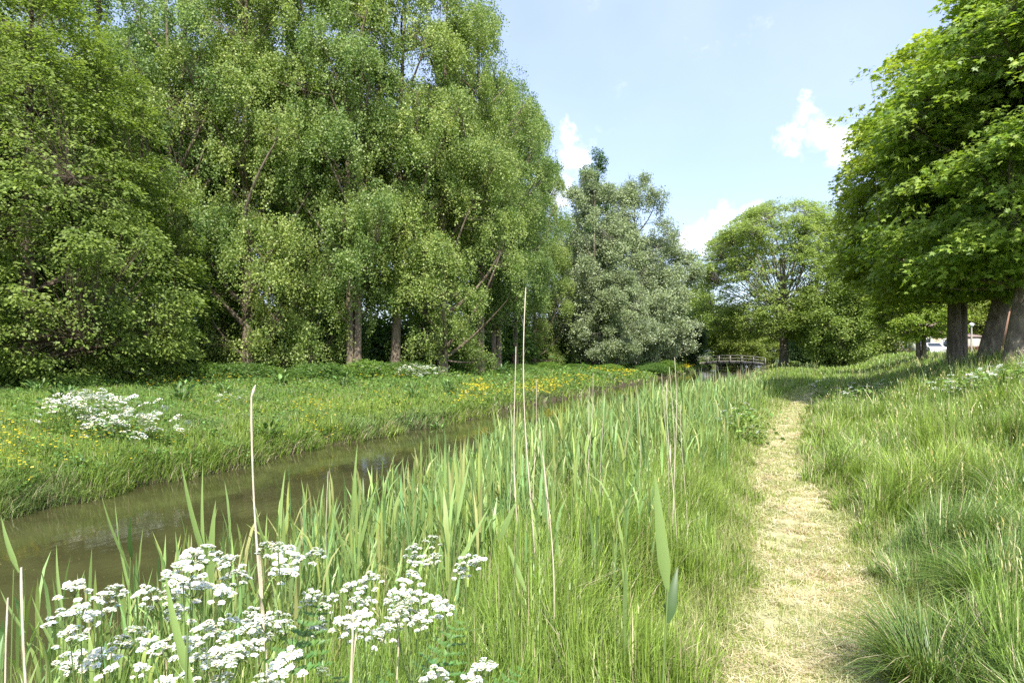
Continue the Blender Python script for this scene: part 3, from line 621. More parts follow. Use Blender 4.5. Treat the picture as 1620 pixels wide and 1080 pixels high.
for i, a in enumerate([
    (150, 1.55, [(118, 930, 40), (103, 978, 44), (128, 965, 38), (160, 955, 40), (183, 932, 40), (152, 975, 34), (112, 1008, 44), (135, 1040, 48), (165, 1045, 46), (192, 1012, 38), (213, 1005, 40), (112, 1045, 40)], 'leftmost clump of white cow parsley beside the brown water'),
    (290, 1.50, [(290, 905, 50), (303, 878, 38), (325, 880, 38), (365, 884, 38), (268, 928, 50), (305, 930, 46), (258, 950, 44), (228, 940, 30), (280, 965, 44), (350, 938, 36), (372, 915, 40)], 'cow parsley with crowded umbels left of the thick dead cane'),
    (440, 1.60, [(425, 867, 36), (452, 880, 38), (497, 874, 36), (470, 884, 26), (447, 908, 38), (440, 865, 26)], 'cow parsley holding its white umbels just under the open water'),
    (330, 1.30, [(330, 1012, 56), (298, 1015, 52), (268, 1022, 44), (350, 1040, 52), (378, 1030, 48), (322, 1050, 46), (240, 1015, 40), (222, 1058, 26), (360, 985, 34)], 'nearest cow parsley, a broad white cluster low in the left foreground'),
    (415, 1.45, [(392, 990, 46), (420, 985, 46), (437, 1000, 44), (405, 1010, 42), (440, 985, 34), (400, 965, 30)], 'cow parsley right of the nearest white cluster'),
    (465, 1.30, [(462, 1040, 46), (445, 1052, 36), (355, 1078, 44), (418, 1082, 36), (440, 1084, 34), (265, 1080, 34), (508, 1062, 20)], 'cow parsley whose lowest umbels touch the bottom of the picture'),
    (530, 1.85, [(493, 938, 22), (484, 953, 22), (505, 950, 24), (526, 943, 22), (512, 962, 22), (500, 995, 26), (508, 985, 24)], 'thin cow parsley with small open umbels in the gap between two clumps'),
    (570, 1.60, [(556, 930, 34), (588, 922, 34), (560, 948, 28), (545, 985, 36), (562, 1000, 38), (590, 1008, 36), (575, 975, 30), (608, 996, 36), (618, 985, 32), (582, 952, 22), (636, 960, 26)], 'cow parsley in the middle of the right-hand clump'),
    (655, 1.65, [(648, 920, 34), (622, 935, 24), (640, 940, 30), (662, 945, 30), (684, 952, 36), (700, 965, 34), (628, 968, 38), (650, 975, 36), (668, 982, 34), (645, 955, 26), (620, 955, 22)], 'cow parsley at the right side of the large white clump'),
    (680, 2.00, [(655, 866, 28), (684, 856, 28), (661, 886, 28), (691, 883, 28)], 'cow parsley with four neat umbels above the clump'),
    (740, 1.95, [(737, 887, 28), (757, 888, 28), (730, 905, 28)], 'rightmost tall cow parsley with three small umbels'),
    (735, 1.35, [(768, 1057, 38), (742, 1078, 40), (690, 1078, 44), (712, 1084, 30)], 'low cow parsley at the bottom edge, right of all the others')]):
    cow_parsley(*a, seed=30+i)

# small umbel plants standing in the meadows, simpler because far away
HEADS = []
for i in range(3):
    r = rng_(1190+i); m = 20; a = np.arange(m)*2.4; rd = .07*np.sqrt((np.arange(m)+.5)/m)*r.uniform(.6, 1.15, m); gf = Geo()
    gf.leaves(np.stack([np.cos(a)*rd, np.sin(a)*rd, -rd**2*4+r.normal(0, .006, m)], 1), np.stack([np.cos(a), np.sin(a), a*0], 1), norm(np.array([[0, 0, 1.]])+r.normal(0, .4, (m, 3))), np.full(m, .024), tint(r, m, (.74, .75, .64), .06), PENT)
    o = gf.build('flower_head', M_petal); HEADS.append(o.data); bpy.data.objects.remove(o)
def far_parsley(name, seed, n_um, spread, H, um=.07, cat='cow parsley'):
    r = rng_(seed); t = thing(name, (0, 0, 0), 'x', cat); g = Geo(); gf = Geo()
    P = np.stack([r.normal(0, spread, n_um), r.normal(0, spread*.6, n_um), H*r.uniform(.45, 1.1, n_um)], 1); P[:, 2] *= 1-.35*np.clip(np.hypot(P[:, 0], P[:, 1])/spread/2, 0, 1)
    B = P*np.array([[.35, .35, 0]]); s = np.linspace(0, 1, 4)[None, :, None]; g.tubes(B[:, None]+(P-B)[:, None]*s, np.full((n_um, 4), .004), 3, col=(.13, .2, .05))
    n2 = 260; q = np.stack([r.normal(0, spread, n2), r.normal(0, spread*.6, n2), H*r.uniform(.05, .8, n2)], 1); a = r.uniform(0, 6.28, n2)
    g.leaves(q, np.stack([np.cos(a), np.sin(a), r.normal(0, .4, n2)], 1), norm(np.array([[0, 0, 1.]])+r.normal(0, .5, (n2, 3))), r.uniform(.05, .11, n2), tint(r, n2, MG*.95), OVAL)
    g.build('foliage', M_grass, t)
    for i, p in enumerate(P):
        o = bpy.data.objects.new('flower_head', HEADS[i % 3]); C.objects.link(o); o.parent = t; o.location = p; o.scale = (um/.07*r.uniform(.7, 1.2),)*3; o.rotation_euler = (r.normal(0, .3), r.normal(0, .3), r.uniform(0, 6))
    return t
fp = [far_parsley('wild_parsley', 1201, 70, .42, .72), far_parsley('wild_parsley', 1202, 16, .30, .75), far_parsley('wild_parsley', 1203, 10, .26, .8, .055)]
spots_fp = [(148, 13.0, 0, 1.35, 'broad patch of white cow parsley on the left of the far bank'),
    (200, 12.4, 0, 1.05, 'white cow parsley joined to the right end of the broad patch'),
    (125, 14.0, 0, 1.1, 'white cow parsley behind the broad patch, beside a leafy dark shrub'),
    (362, 18.0, 1, .8, 'small white cow parsley left of the thick dead cane'),
    (215, 27, 1, 1.2, 'white-flowered cow parsley at the foot of the leftmost tree'), (160, 26, 1, 1.1, 'pale cow parsley under the drooping leftmost tree'), (250, 28, 2, 1.2, 'cow parsley right of the leftmost tree foot'),
    (585, 33, 1, 1.5, 'cow parsley haze before the middle trees, left one of three'), (655, 33, 0, 1.3, 'brightest cow parsley at the foot of the middle trees'), (690, 34, 1, 1.3, 'cow parsley right of the brightest one below the middle trees'),
    (1165, 12.5, 2, 1.2, 'white cow parsley at the top of the reed bed left of the path'), (1175, 11.6, 2, 1.1, 'short cow parsley nearest the path in the reed bed'),
    (1296, 22, 2, 1.15, 'cow parsley at the bend of the path'), (1350, 20, 1, 1.15, 'cow parsley right of the path bend'), (1362, 17, 2, 1.1, 'cow parsley in the sunny middle of the right meadow'),
    (1478, 20, 2, .8, 'cow parsley in the shade left of the maples'), (1500, 14.5, 1, 1.15, 'leftmost cow parsley of the row in front of the maples'), (1530, 13.5, 1, 1.1, 'second cow parsley of the row in front of the maples'),
    (1555, 13.2, 2, 1.15, 'cow parsley before the middle maple trunk'), (1580, 12.6, 1, 1.1, 'cow parsley before the gap between two maple trunks'), (1598, 12.0, 2, 1.2, 'tallest cow parsley before the right maple trunk'), (1622, 12.5, 1, 1.1, 'cow parsley at the right photo edge'), (1412, 19, 2, 1.0, 'lone cow parsley on the crest of the meadow')]
done = set(); rr_ = rng_(5)
for px, D, k, s, lab in spots_fp:
    p = wp(px, D)
    if k not in done:
        done.add(k); o = fp[k]; o.location = p; o.scale = (s,)*3; o['label'] = lab; o['group'] = 'distant cow parsley'; o.rotation_euler[2] = YAW
    else: dup(fp[k], p, YAW+rr_.uniform(-.4, .4), s, lab, 'distant cow parsley')

# docks: dark plants of big leaves on the far bank
def dock(seed, n=60, H=.5):
    r = rng_(seed); t = thing('dock_plant', (0, 0, 0), 'x', 'dock plant'); a = r.uniform(0, 6.28, n); el = r.uniform(.3, 1.4, n); L_ = r.uniform(.14, .26, n)
    base = np.stack([np.cos(a)*.10, np.sin(a)*.10, r.uniform(.02, H*.75, n)], 1); d = np.stack([np.cos(a)*np.cos(el), np.sin(a)*np.cos(el), np.sin(el)*.8], 1); P = base+d*r.uniform(.05, .3, (n, 1))
    g = Geo(); N = norm(np.stack([-np.cos(a)*np.sin(el), -np.sin(a)*np.sin(el), np.cos(el)+.2], 1)+r.normal(0, .25, (n, 3)))
    shp = (np.array([[0, 0, 0], [.13, .12, .03], [.2, .4, .06], [.15, .75, .0], [0, 1, -.14], [-.15, .75, .0], [-.2, .4, .06], [-.13, .12, .03], [0, .4, -.01], [0, .75, -.05]]), [[0, 1, 2, 8], [8, 2, 3, 9], [0, 8, 6, 7], [8, 9, 5, 6]], [[9, 3, 4], [9, 4, 5]])
    g.leaves(P, d, N, L_*.85, tint(r, n, (.10, .18, .05), .3), shp); g.build('foliage', M_grass, t, True)
    g = Geo(); s = np.linspace(0, 1, 4)[None, :, None]; g.tubes(P[:, None]*s*.98, np.full((n, 4), .006), 4, col=(.1, .15, .04)); g.build('stem', M_grass, t); return t
dk = [dock(1301), dock(1302, 44, .38)]; done = set()
for px, D, k, s, lab in [(286, 18.2, 0, 1.15, 'large dark dock plant standing alone on the left far bank'), (102, 17, 0, 1.2, 'leafy dark shrub-like dock above the broad white flower patch'), (445, 26, 1, 1.5, 'pale spreading dock before the third poplar trunk'),
    (545, 27, 1, 1.4, 'dock at the foot of the drooping bright branches'), (655, 22.5, 1, 1.0, 'wide low dock in the middle of the far bank'), (710, 25, 0, 1.0, 'round dark dock before the slim pale trunk'), (655, 26, 1, .9, 'small dock behind the wide low one'),
    (695, 19.5, 1, .8, 'flat dock nearest the water edge'), (425, 14.6, 1, 1.0, 'dark dock behind the thick dead cane'), (355, 21, 1, 1.0, 'dock right of the large dark one'), (795, 38, 0, 1.4, 'dock at the foot of the paired slim trunks'), (60, 20, 1, 1.2, 'dock at the left end under the low branches')]:
    p = wp(px, D)
    if k not in done: done.add(k); o = dk[k]; o.location = p; o.scale = (s,)*3; o['label'] = lab; o['group'] = 'dock plants on the far bank'
    else: dup(dk[k], p, rr_.uniform(0, 6), s, lab, 'dock plants on the far bank')

# dark arching tussocks in the right meadow
def tussock(seed, n=900, R=.28, H=.55, col=DG):
    r = rng_(seed); g = Geo(); a = r.uniform(0, 6.28, n); q = R*.5*np.sqrt(r.uniform(size=n)); P = np.stack([np.cos(a)*q, np.sin(a)*q, q*0-.02], 1); an = a+r.normal(0, .6, n)
    c = tint(r, n, col, .2); c[r.uniform(size=n) < .06] = ST*.7
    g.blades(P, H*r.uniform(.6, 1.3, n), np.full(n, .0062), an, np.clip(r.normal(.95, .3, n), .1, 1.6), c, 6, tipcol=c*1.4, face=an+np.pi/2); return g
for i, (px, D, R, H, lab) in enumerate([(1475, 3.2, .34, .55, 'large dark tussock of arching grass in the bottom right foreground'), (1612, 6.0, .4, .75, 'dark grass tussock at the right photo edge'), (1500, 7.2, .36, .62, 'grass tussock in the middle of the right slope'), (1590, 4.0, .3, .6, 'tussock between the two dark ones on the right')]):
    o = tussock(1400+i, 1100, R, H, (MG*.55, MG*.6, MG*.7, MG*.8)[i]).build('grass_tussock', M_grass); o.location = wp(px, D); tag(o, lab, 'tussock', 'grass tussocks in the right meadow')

# ------------------------------------------------------------------ trees
def bez(A, B, C_, m):
    t = np.linspace(0, 1, m)[None, :, None]; return A[:, None]*(1-t)**2+2*B[:, None]*t*(1-t)+C_[:, None]*t**2
def make_tree(name, seed, H, R, env, z0, style, npts, nleaf, lsize, cols, shape, leafmat, bark, trunk_r, lean=(0, 0), forks=1, nlimb=16, gap=-.35, noise_s=2.6,
              shell=.55, spray=.5, limb_rise=.9, base_flare=1.5, sub_r=.010, limb_start=None, droop=1.2, ysc=1.0, nbough=70, bough=1.3, bflat=.8, limb_k=.42, wt=None, loose=.28):
    """H height, R max crown radius, env(t)->radius fraction over crown height z0..H"""
    r = rng_(seed); root = thing(name, (0, 0, 0), 'x', 'tree'); pts = np.zeros((0, 3))
    nb = nbough; t = np.zeros(0)
    while len(t) < nb:
        q = r.uniform(0, 1, nb*3); t = np.concatenate([t, q[r.uniform(size=len(q)) < (env(q)**1.2+.05)*(1 if wt is None else wt(q))]])
    t = t[:nb]; az = np.arange(nb)*2.39996+r.normal(0, .5, nb)
    lob = 1+.14*vnoise(np.cos(az)*2, np.sin(az)*2+t*3.5, 2.2, seed+1)
    rho = 1-shell*r.uniform(size=nb)**1.7; rb = bough*r.uniform(.6, 1.3, nb)*(.55+.45*env(t))
    q = np.maximum(env(t)*R*lob-rb*.75, .1)*rho; BC = np.stack([np.cos(az)*q, np.sin(az)*q*ysc, z0+t*(H-z0)-rb*.3], 1)
    O_ = norm(np.stack([np.cos(az), np.sin(az), az*0+.55], 1)); per = rb**2/np.mean(rb**2)
    bi = r.choice(nb, npts, p=per/per.sum()); d = norm(r.normal(size=(npts, 3))+O_[bi]*.75); d[:, 2] *= bflat
    pts = BC[bi]+d*(rb[bi]*r.uniform(.4, 1.2, npts))[:, None]; nf_ = int(npts*loose); tq = r.uniform(0, 1, nf_*6); tq = tq[r.uniform(size=len(tq)) < env(tq)*(1 if wt is None else wt(tq))][:nf_]; aq = r.uniform(0, 6.28, len(tq)); rq = env(tq)*R*(1+.12*vnoise(np.cos(aq)*2, np.sin(aq)*2+tq*3.5, 2.2, seed+1))*(1-shell*.7*r.uniform(size=len(tq))); pts[:len(tq)] = np.stack([np.cos(aq)*rq, np.sin(aq)*rq*ysc, z0+tq*(H-z0)], 1); pts[:, 2] = np.maximum(pts[:, 2], z0*.72)
    pts = pts[:npts]; ax = lambda z: np.stack([lean[0]*np.clip(z/H, 0, 2), lean[1]*np.clip(z/H, 0, 2), z*0], -1)
    pts = pts+ax(pts[:, 2])
    # trunk(s)
    g = Geo(); s = np.linspace(0, 1, 22)
    for f in range(forks):
        az = f*2*np.pi/forks+.6; off = trunk_r*.75 if forks > 1 else 0
        ht = H*(.90 if limb_start is None else .75)
        z = s*ht; P = ax(z)+np.stack([np.cos(az)*(off+off*1.8*s)+.12*np.sin(s*5+seed+f)*s, np.sin(az)*(off+off*1.8*s)+.12*np.sin(s*4+seed*2+f)*s, z], 1); P[0, 2] = -.3
        rad = trunk_r*(.8 if forks > 1 else 1)*(np.interp(s, [0, .04, .12, 1], [base_flare, 1.12, 1, .12])); g.tubes(P[None], rad[None], 14)
    g.build('trunk', bark, root, True)
    # limbs: farthest-point seeds
    sub = pts[r.permutation(len(pts))[:400]] if nlimb < 40 else pts[r.permutation(len(pts))[:900]]; idx = [0]; dist = np.linalg.norm(sub-sub[0], axis=1)
    for _ in range(nlimb-1):
        j = int(np.argmax(dist)); idx.append(j); dist = np.minimum(dist, np.linalg.norm(sub-sub[j], axis=1))
    T = sub[idx]; axT = ax(T[:, 2]); hd = np.linalg.norm((T-axT)[:, :2], axis=1)
    zs = np.clip(T[:, 2]-hd*limb_rise, z0*.75+.3, H*.85)
    if limb_start is not None: zs = limb_start[0]+(limb_start[1]-limb_start[0])*r.uniform(size=len(T))*np.clip((T[:, 2]-z0)/(H-z0)+.3, 0, 1)
    A = ax(zs); A[:, 2] = zs; E = A+(T-A)*.86; Mid = A+(E-A)*(.5 if limb_start is None else np.array([[.42, .42, .58]]))+np.array([[0, 0, -.10 if limb_rise > .3 else .2]])*np.linalg.norm(E-A, axis=1, keepdims=True)+(np.linalg.norm(E-A, axis=1, keepdims=True)*(.12 if limb_start is None else .09))*r.normal(size=(len(T), 3))*np.array([[1, 1, .3]])
    lp = bez(A, Mid, E, 10); Ll = np.linalg.norm(E-A, axis=1)
    lr = np.clip(trunk_r*limb_k*(Ll/Ll.max())**.7, .03, None)[:, None]*np.interp(np.linspace(0, 1, 10), [0, 1], [1, .25])[None]
    g = Geo(); g.tubes(lp, lr, 7)
    nodes = lp[:, 3:].reshape(-1, 3)
    tz = np.linspace(zs.min(), H*.88, 70); tn = ax(tz)+r.normal(0, .06, (70, 3)); tn[:, 2] = tz
    if limb_start is None: nodes = np.concatenate([nodes, tn])
    # each spray gets a twig from a node that is near and preferably below it
    D_ = np.linalg.norm(pts[:, None]-nodes[None], axis=2)+np.clip(nodes[None, :, 2]-pts[:, None, 2]+.2, 0, None)*1.2
    nn = nodes[np.argmin(D_, 1)]; Bm = (nn+pts)/2+r.normal(0, .08, (len(pts), 3))*np.linalg.norm(pts-nn, axis=1, keepdims=True)+np.array([[0, 0, -.02]])
    Ls = np.linalg.norm(pts-nn, axis=1); sel = Ls < 6
    g.tubes(bez(nn[sel], Bm[sel], pts[sel], 4), np.clip(sub_r*(Ls[sel]/2)[:, None], .006, sub_r*1.6)*np.array([[1, .8, .55, .25]]), 3)
    g.build('branches', bark, root, True)
    # leaves
    n = len(pts); M = nleaf; out_ = pts-ax(pts[:, 2]); out_[:, 2] = (pts[:, 2]-(z0+H)/2)*.35; out_ = norm(out_)
    Pc = np.repeat(pts, M, axis=0); O = np.repeat(out_, M, axis=0); N_ = n*M; u = r.uniform(size=N_); a = r.uniform(0, 6.28, N_); sc = np.repeat(r.uniform(.65, 1.35, n), M)
    if style == 'plate':      # flat umbrella-like sprays
        rd = np.sqrt(u)*spray*sc; off = np.stack([np.cos(a)*rd, np.sin(a)*rd, -.45*rd**2/spray+r.normal(0, .07, N_)], 1)
        off += O*np.array([[.25, .25, 0]])*spray; off[:, 2] -= .35*np.sum(off[:, :2]*O[:, :2], 1)
        Dr = np.stack([np.cos(a), np.sin(a), r.normal(-.45, .35, N_)], 1)+O*.5; N = norm(np.array([[0, 0, 1.]])+O*.6+r.normal(0, .45, (N_, 3)))
    elif style == 'hang':     # strands that arch over and droop
        ln = np.repeat(r.uniform(.5, 1.0, n)*droop, M); az = np.repeat(r.uniform(0, 6.28, n), M); wd = spray*.30*(1-.5*u)
        off = O*np.array([[1, 1, 0]])*(.55*spray*np.sin(u*2.2))[:, None]+np.stack([np.cos(az)*.2*u, np.sin(az)*.2*u, .30*np.sin(u*3.0)-ln*u**1.25], 1)+r.normal(0, 1, (N_, 3))*wd[:, None]*np.array([[1, 1, .8]])
        Dr = np.stack([np.cos(a)*.8, np.sin(a)*.8, np.full(N_, -.9)], 1)+r.normal(0, .3, (N_, 3)); N = norm(O*.8+np.array([[0, 0, .45]])+r.normal(0, .75, (N_, 3)))
    else:                     # loose tufts
        off = r.normal(0, spray*.45, (N_, 3))*np.array([[1, 1, .75]])*sc[:, None]; Dr = norm(off)+np.stack([np.cos(a), np.sin(a), a*0-.2], 1)*.8; N = norm(O*.6+np.array([[0, 0, .7]])+r.normal(0, .6, (N_, 3)))
    c1, c2 = np.array(cols[0]), np.array(cols[1]); tt = np.clip(np.repeat(r.normal(.5, .25, n), M)+r.normal(0, .22, N_), 0, 1)
    c = mixc(c1, c2, tt)*np.exp(r.normal(0, .13, (N_, 1)))
    g = Geo(); g.leaves(Pc+off, Dr, N, lsize*r.uniform(.7, 1.3, N_), c, shape); g.build('crown', leafmat, root)
    return root

def env_col(t): return np.clip(np.interp(t, [0, .08, .3, .6, .85, 1], [.55, .85, 1, .9, .6, .12]), 0, 1)      # tall column
def env_round(t): return np.sqrt(np.clip(1-(2*t-1)**2, 0.02, 1))*.92+.06
def env_low(t): return np.interp(t, [0, .05, .2, .5, .8, 1], [.8, .95, 1, .8, .45, .1])
def env_dome(t): return np.interp(t, [0, .12, .4, .7, .88, 1], [.70, .9, 1.0, .88, .62, .22])
def env_spire(t): return np.interp(t, [0, .2, .6, .9, 1], [.5, 1, .85, .5, .15])
PC = ((.115, .19, .042), (.32, .38, .12))
def place(src, px, D, rz, sc, label, group, z=None):
    p = wp(px, D); p = (p[0], p[1], p[2] if z is None else z)
    if src['label'] == 'x':
        src.location = p; src.rotation_euler = (0, 0, rz); src.scale = (sc,)*3 if np.isscalar(sc) else sc; src['label'] = label; src['group'] = group; return src
    return dup(src, p, rz, sc, label, group)

def env_high(t): return np.clip(np.interp(t, [0, .06, .25, .6, .85, 1], [.30, .6, 1, .95, .62, .15]), 0, 1)
pop = [make_tree('poplar_tree', 2001, 27, 4.7, env_col, 1.0, 'hang', 2300, 56, .108, PC, DIAMOND, M_poplar, M_barkp, .27, nlimb=32, shell=.85, spray=.60, droop=1.5, limb_rise=1.3, lean=(.5, .2), nbough=105, bough=1.15, bflat=.7, limb_k=.55, loose=.10),
       make_tree('poplar_tree', 2002, 25, 4.0, env_high, 3.6, 'hang', 1800, 56, .108, PC, DIAMOND, M_poplar, M_barkp, .25, nlimb=30, shell=.85, spray=.58, droop=1.4, forks=2, limb_rise=1.4, nbough=85, bough=1.1, bflat=.7, limb_k=.55, loose=.10),
       make_tree('poplar_tree', 2003, 26, 4.3, env_high, 4.4, 'hang', 1850, 56, .108, PC, DIAMOND, M_poplar, M_barkp, .25, nlimb=30, shell=.85, spray=.58, droop=1.7, limb_rise=1.1, lean=(-.6, .3), nbough=85, bough=1.15, bflat=.7, limb_k=.55, loose=.10)]
G1 = 'poplars in the wood across the ditch'
for px, D, k, rz, sc, lab in [
    (275, 33, 1, 1.0, 1.0, 'poplar with a forked brown trunk standing clear at the left of the wood'), (392, 34, 0, 2.2, 1.02, 'poplar with a long bare upper fork right of the forked-trunk one'), (356, 38, 2, .4, 1.0, 'poplar with a pale lower trunk behind the bare-fork one'),
    (170, 37, 0, 4.0, 1.05, 'poplar rising behind the leftmost broad tree'), (490, 36, 0, 5.2, 1.0, 'poplar whose low bright branches hang to the bank'), (560, 35, 1, 3.0, .98, 'poplar in the middle of the wood with branches down to the grass'),
    (625, 37, 2, 4.4, 1.05, 'leaning dark-trunked poplar behind the bright drooping branches'), (700, 38, 0, 1.3, .98, 'poplar with arching boughs right of the leaning dark trunk'), (760, 43, 2, 2.5, 1.0, 'poplar with paired slim trunks near the right of the wood'),
    (785, 45, 1, .2, .93, 'slim poplar nearest the right end of the tall wood'), (815, 51, 2, 5.5, .93, 'poplar at the outer right edge of the tall wood'), (845, 58, 0, .9, .80, 'lower poplar stepping down at the right end of the wood'),
    (-60, 36, 1, 2.0, 1.0, 'poplar partly cut off by the left photo edge'), (60, 42, 2, 3.3, 1.05, 'poplar behind the leftmost broad tree, at its upper left')]:
    place(pop[k], px, D, rz, sc, lab, G1)
DL = ['at the far left', 'behind the leftmost broad tree', 'behind the gap left of the forked trunk', 'behind the pale-trunked poplar', 'behind the low bright branches', 'behind the middle of the wood', 'behind the arching boughs', 'behind the paired slim trunks', 'behind the right end of the wood', 'behind the stepped-down right end']
for i, (px, D) in enumerate([(20, 56), (130, 54), (215, 50), (320, 53), (455, 50), (540, 52), (665, 55), (745, 60)]):
    place(pop[(i*2+1) % 3], px, D, i*1.7, (1.1, 1.1, .95), 'poplar deep in the wood, '+DL[i], 'poplars deep in the wood behind the front row')

horn = make_tree('broadleaf_tree', 2101, 18.5, 6.2, env_low, .5, 'plate', 4600, 34, .13, ((.12, .175, .033), (.26, .32, .07)), OVAL, M_leaf, M_bark, .3, nlimb=26, shell=.6, spray=.5, limb_rise=.3, nbough=420, bough=.85, bflat=.65)
place(horn, 45, 25, .3, 1, 'leftmost broad tree with layered sprays sweeping down to the ground', 'layered broadleaf trees')
place(horn, -150, 27, 2.3, 1.05, 'broad layered tree cut off by the left photo edge', 'layered broadleaf trees')

SC = ((.15, .195, .075), (.28, .33, .165))
sil = [make_tree('silver_poplar', 2201, 19, 6.0, env_dome, 1.5, 'tuft', 2000, 44, .17, SC, DIAMOND, M_silver, M_barkg, .32, nlimb=22, shell=.75, spray=.55, limb_rise=1.3, nbough=85, bough=1.2, loose=.08),
       make_tree('silver_poplar', 2202, 15, 5.4, env_round, 1.0, 'tuft', 1600, 44, .17, SC, DIAMOND, M_silver, M_barkg, .28, nlimb=20, shell=.75, spray=.55, limb_rise=1.1, nbough=65, bough=1.15, loose=.08)]
G2 = 'silvery poplars right of the tall wood'
for px, D, k, rz, sc, lab in [(941, 60, 0, .5, (.82, .82, .97), 'tall silvery poplar beside the end of the green wood'), (1005, 62, 0, 2.5, (.80, .80, .99), 'silvery poplar with the highest rounded crown in its group'), (1046, 66, 1, 1.0, .93, 'silvery poplar sloping down towards the bridge'), (975, 56, 1, 4.0, .62, 'low silvery poplar whose branches sweep near the grass'), (905, 68, 1, 5.0, .95, 'silvery poplar half hidden behind the last green poplar')]:
    place(sil[k], px, D, rz, sc, lab, G2)
spire = make_tree('lombardy_poplar', 2301, 26, 2.3, env_spire, 3, 'tuft', 800, 44, .17, ((.06, .12, .035), (.10, .17, .05)), DIAMOND, M_poplar, M_bark, .22, nlimb=12, shell=.9, spray=.4, limb_rise=3, nbough=80, bough=.7, bflat=1.3, loose=.1)
place(spire, 946, 74, 0, 1.02, 'tall dark spire-shaped poplar poking above the silvery trees', 'dark spire-topped poplars'); place(spire, 930, 76, 2, .97, 'shorter dark spire beside the tallest one', 'dark spire-topped poplars')

# bare-limbed fan tree by the bridge
fan = make_tree('spreading_tree', 2401, 18.6, 8.9, lambda t: np.interp(t, [0, .12, .45, .75, .92, 1], [.70, .85, 1, .86, .58, .25]), 3.4, 'plate', 6400, 24, .18, ((.15, .225, .05), (.29, .36, .095)), OVAL, M_leaf, M_barkf, .46,
                nlimb=130, shell=.42, spray=.5, limb_rise=1.4, limb_start=(3.0, 9.5), sub_r=.02, base_flare=1.6, nbough=480, bough=.95, bflat=.75, limb_k=.22, wt=lambda t: np.interp(t, [0, .14, .24, .30, .50, .62, 1], [1, 1, .8, .45, .45, 1, 1]))
place(fan, 1240, 70, .8, 1, 'big spreading tree with bare fanning limbs and a leafy rim, right of the bridge', 'spreading trees')
bgt = [make_tree('round_tree', 2501, 12, 5.0, env_round, .6, 'tuft', 1400, 42, .19, ((.16, .22, .04), (.30, .35, .08)), DIAMOND, M_leaf, M_bark, .25, nlimb=16, shell=.6, spray=.6, nbough=50, bough=1.4),
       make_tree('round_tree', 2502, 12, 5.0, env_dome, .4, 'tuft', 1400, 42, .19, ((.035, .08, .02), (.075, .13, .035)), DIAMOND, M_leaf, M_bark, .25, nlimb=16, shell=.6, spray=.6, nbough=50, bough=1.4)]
G3 = 'background trees around the bridge'
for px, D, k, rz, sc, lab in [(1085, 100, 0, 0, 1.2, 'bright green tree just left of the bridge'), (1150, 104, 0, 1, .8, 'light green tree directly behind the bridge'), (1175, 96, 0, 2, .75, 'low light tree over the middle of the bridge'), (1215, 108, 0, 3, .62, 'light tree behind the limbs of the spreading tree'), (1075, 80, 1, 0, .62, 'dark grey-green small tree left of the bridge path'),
    (1290, 84, 1, 1, .72, 'dark tree first right of the spreading trunk'), (1330, 82, 1, 2, .68, 'dark tree second right of the spreading trunk'), (1370, 78, 1, 3, .60, 'dark tree next to the bright trees'), (1330, 62, 0, 4, .92, 'sunlit tree filling the gap left of the maples'), (1385, 66, 0, 5, .95, 'sunlit tree behind the lowest maple branches'), (1040, 84, 0, 2.2, .9, 'bright tree behind the silvery poplars'), (985, 90, 0, .2, 1.0, 'bright tree glimpsed under the silvery poplars'), (1270, 106, 1, 1.2, .7, 'dark far tree behind the spreading tree'), (1420, 98, 0, 1.9, 1.0, 'far light tree behind the brick houses'), (1535, 84, 0, 2.9, .9, 'light tree between two maple trunks beyond the road'), (1575, 88, 0, 3.9, .95, 'light tree beyond the right maple trunks'), (1480, 110, 0, .9, 1.1, 'far light tree behind the white car'), (1640, 92, 1, 5, 1.0, 'dark tree beyond the right photo edge')]:
    place(bgt[k], px, D, rz, sc, lab, G3)

# maples on the right
MC = ((.15, .235, .035), (.34, .41, .072))
mp_ = [make_tree('maple_tree', 2601, 13.4, 4.5, env_dome, 3.2, 'plate', 2800, 30, .14, MC, MAPLE, M_maple, M_barkm, .29, nlimb=24, shell=.75, spray=.46, limb_rise=.5, forks=2, lean=(.2, .2), base_flare=1.3, nbough=130, bough=1.0, bflat=.6, loose=.08),
       make_tree('maple_tree', 2602, 14.0, 4.8, env_dome, 3.1, 'plate', 3000, 30, .14, MC, MAPLE, M_maple, M_barkm, .29, nlimb=24, shell=.75, spray=.46, limb_rise=.5, lean=(2.6, .5), base_flare=1.45, nbough=130, bough=1.0, bflat=.6, loose=.08)]
G4 = 'maples in a row on the right'
place(mp_[0], 1514, 24, .4, 1.0, 'left maple of the row with a twin trunk', G4)
place(mp_[1], 1557, 20.5, -.2, .95, 'middle maple of the row with a dark leaning trunk', G4)
place(mp_[1], 1604, 17.2, .5, .95, 'right maple of the row with dappled light on its trunk', G4)
place(mp_[0], 1458, 40, 2.0, .62, 'small maple standing behind the row, before the houses', G4)

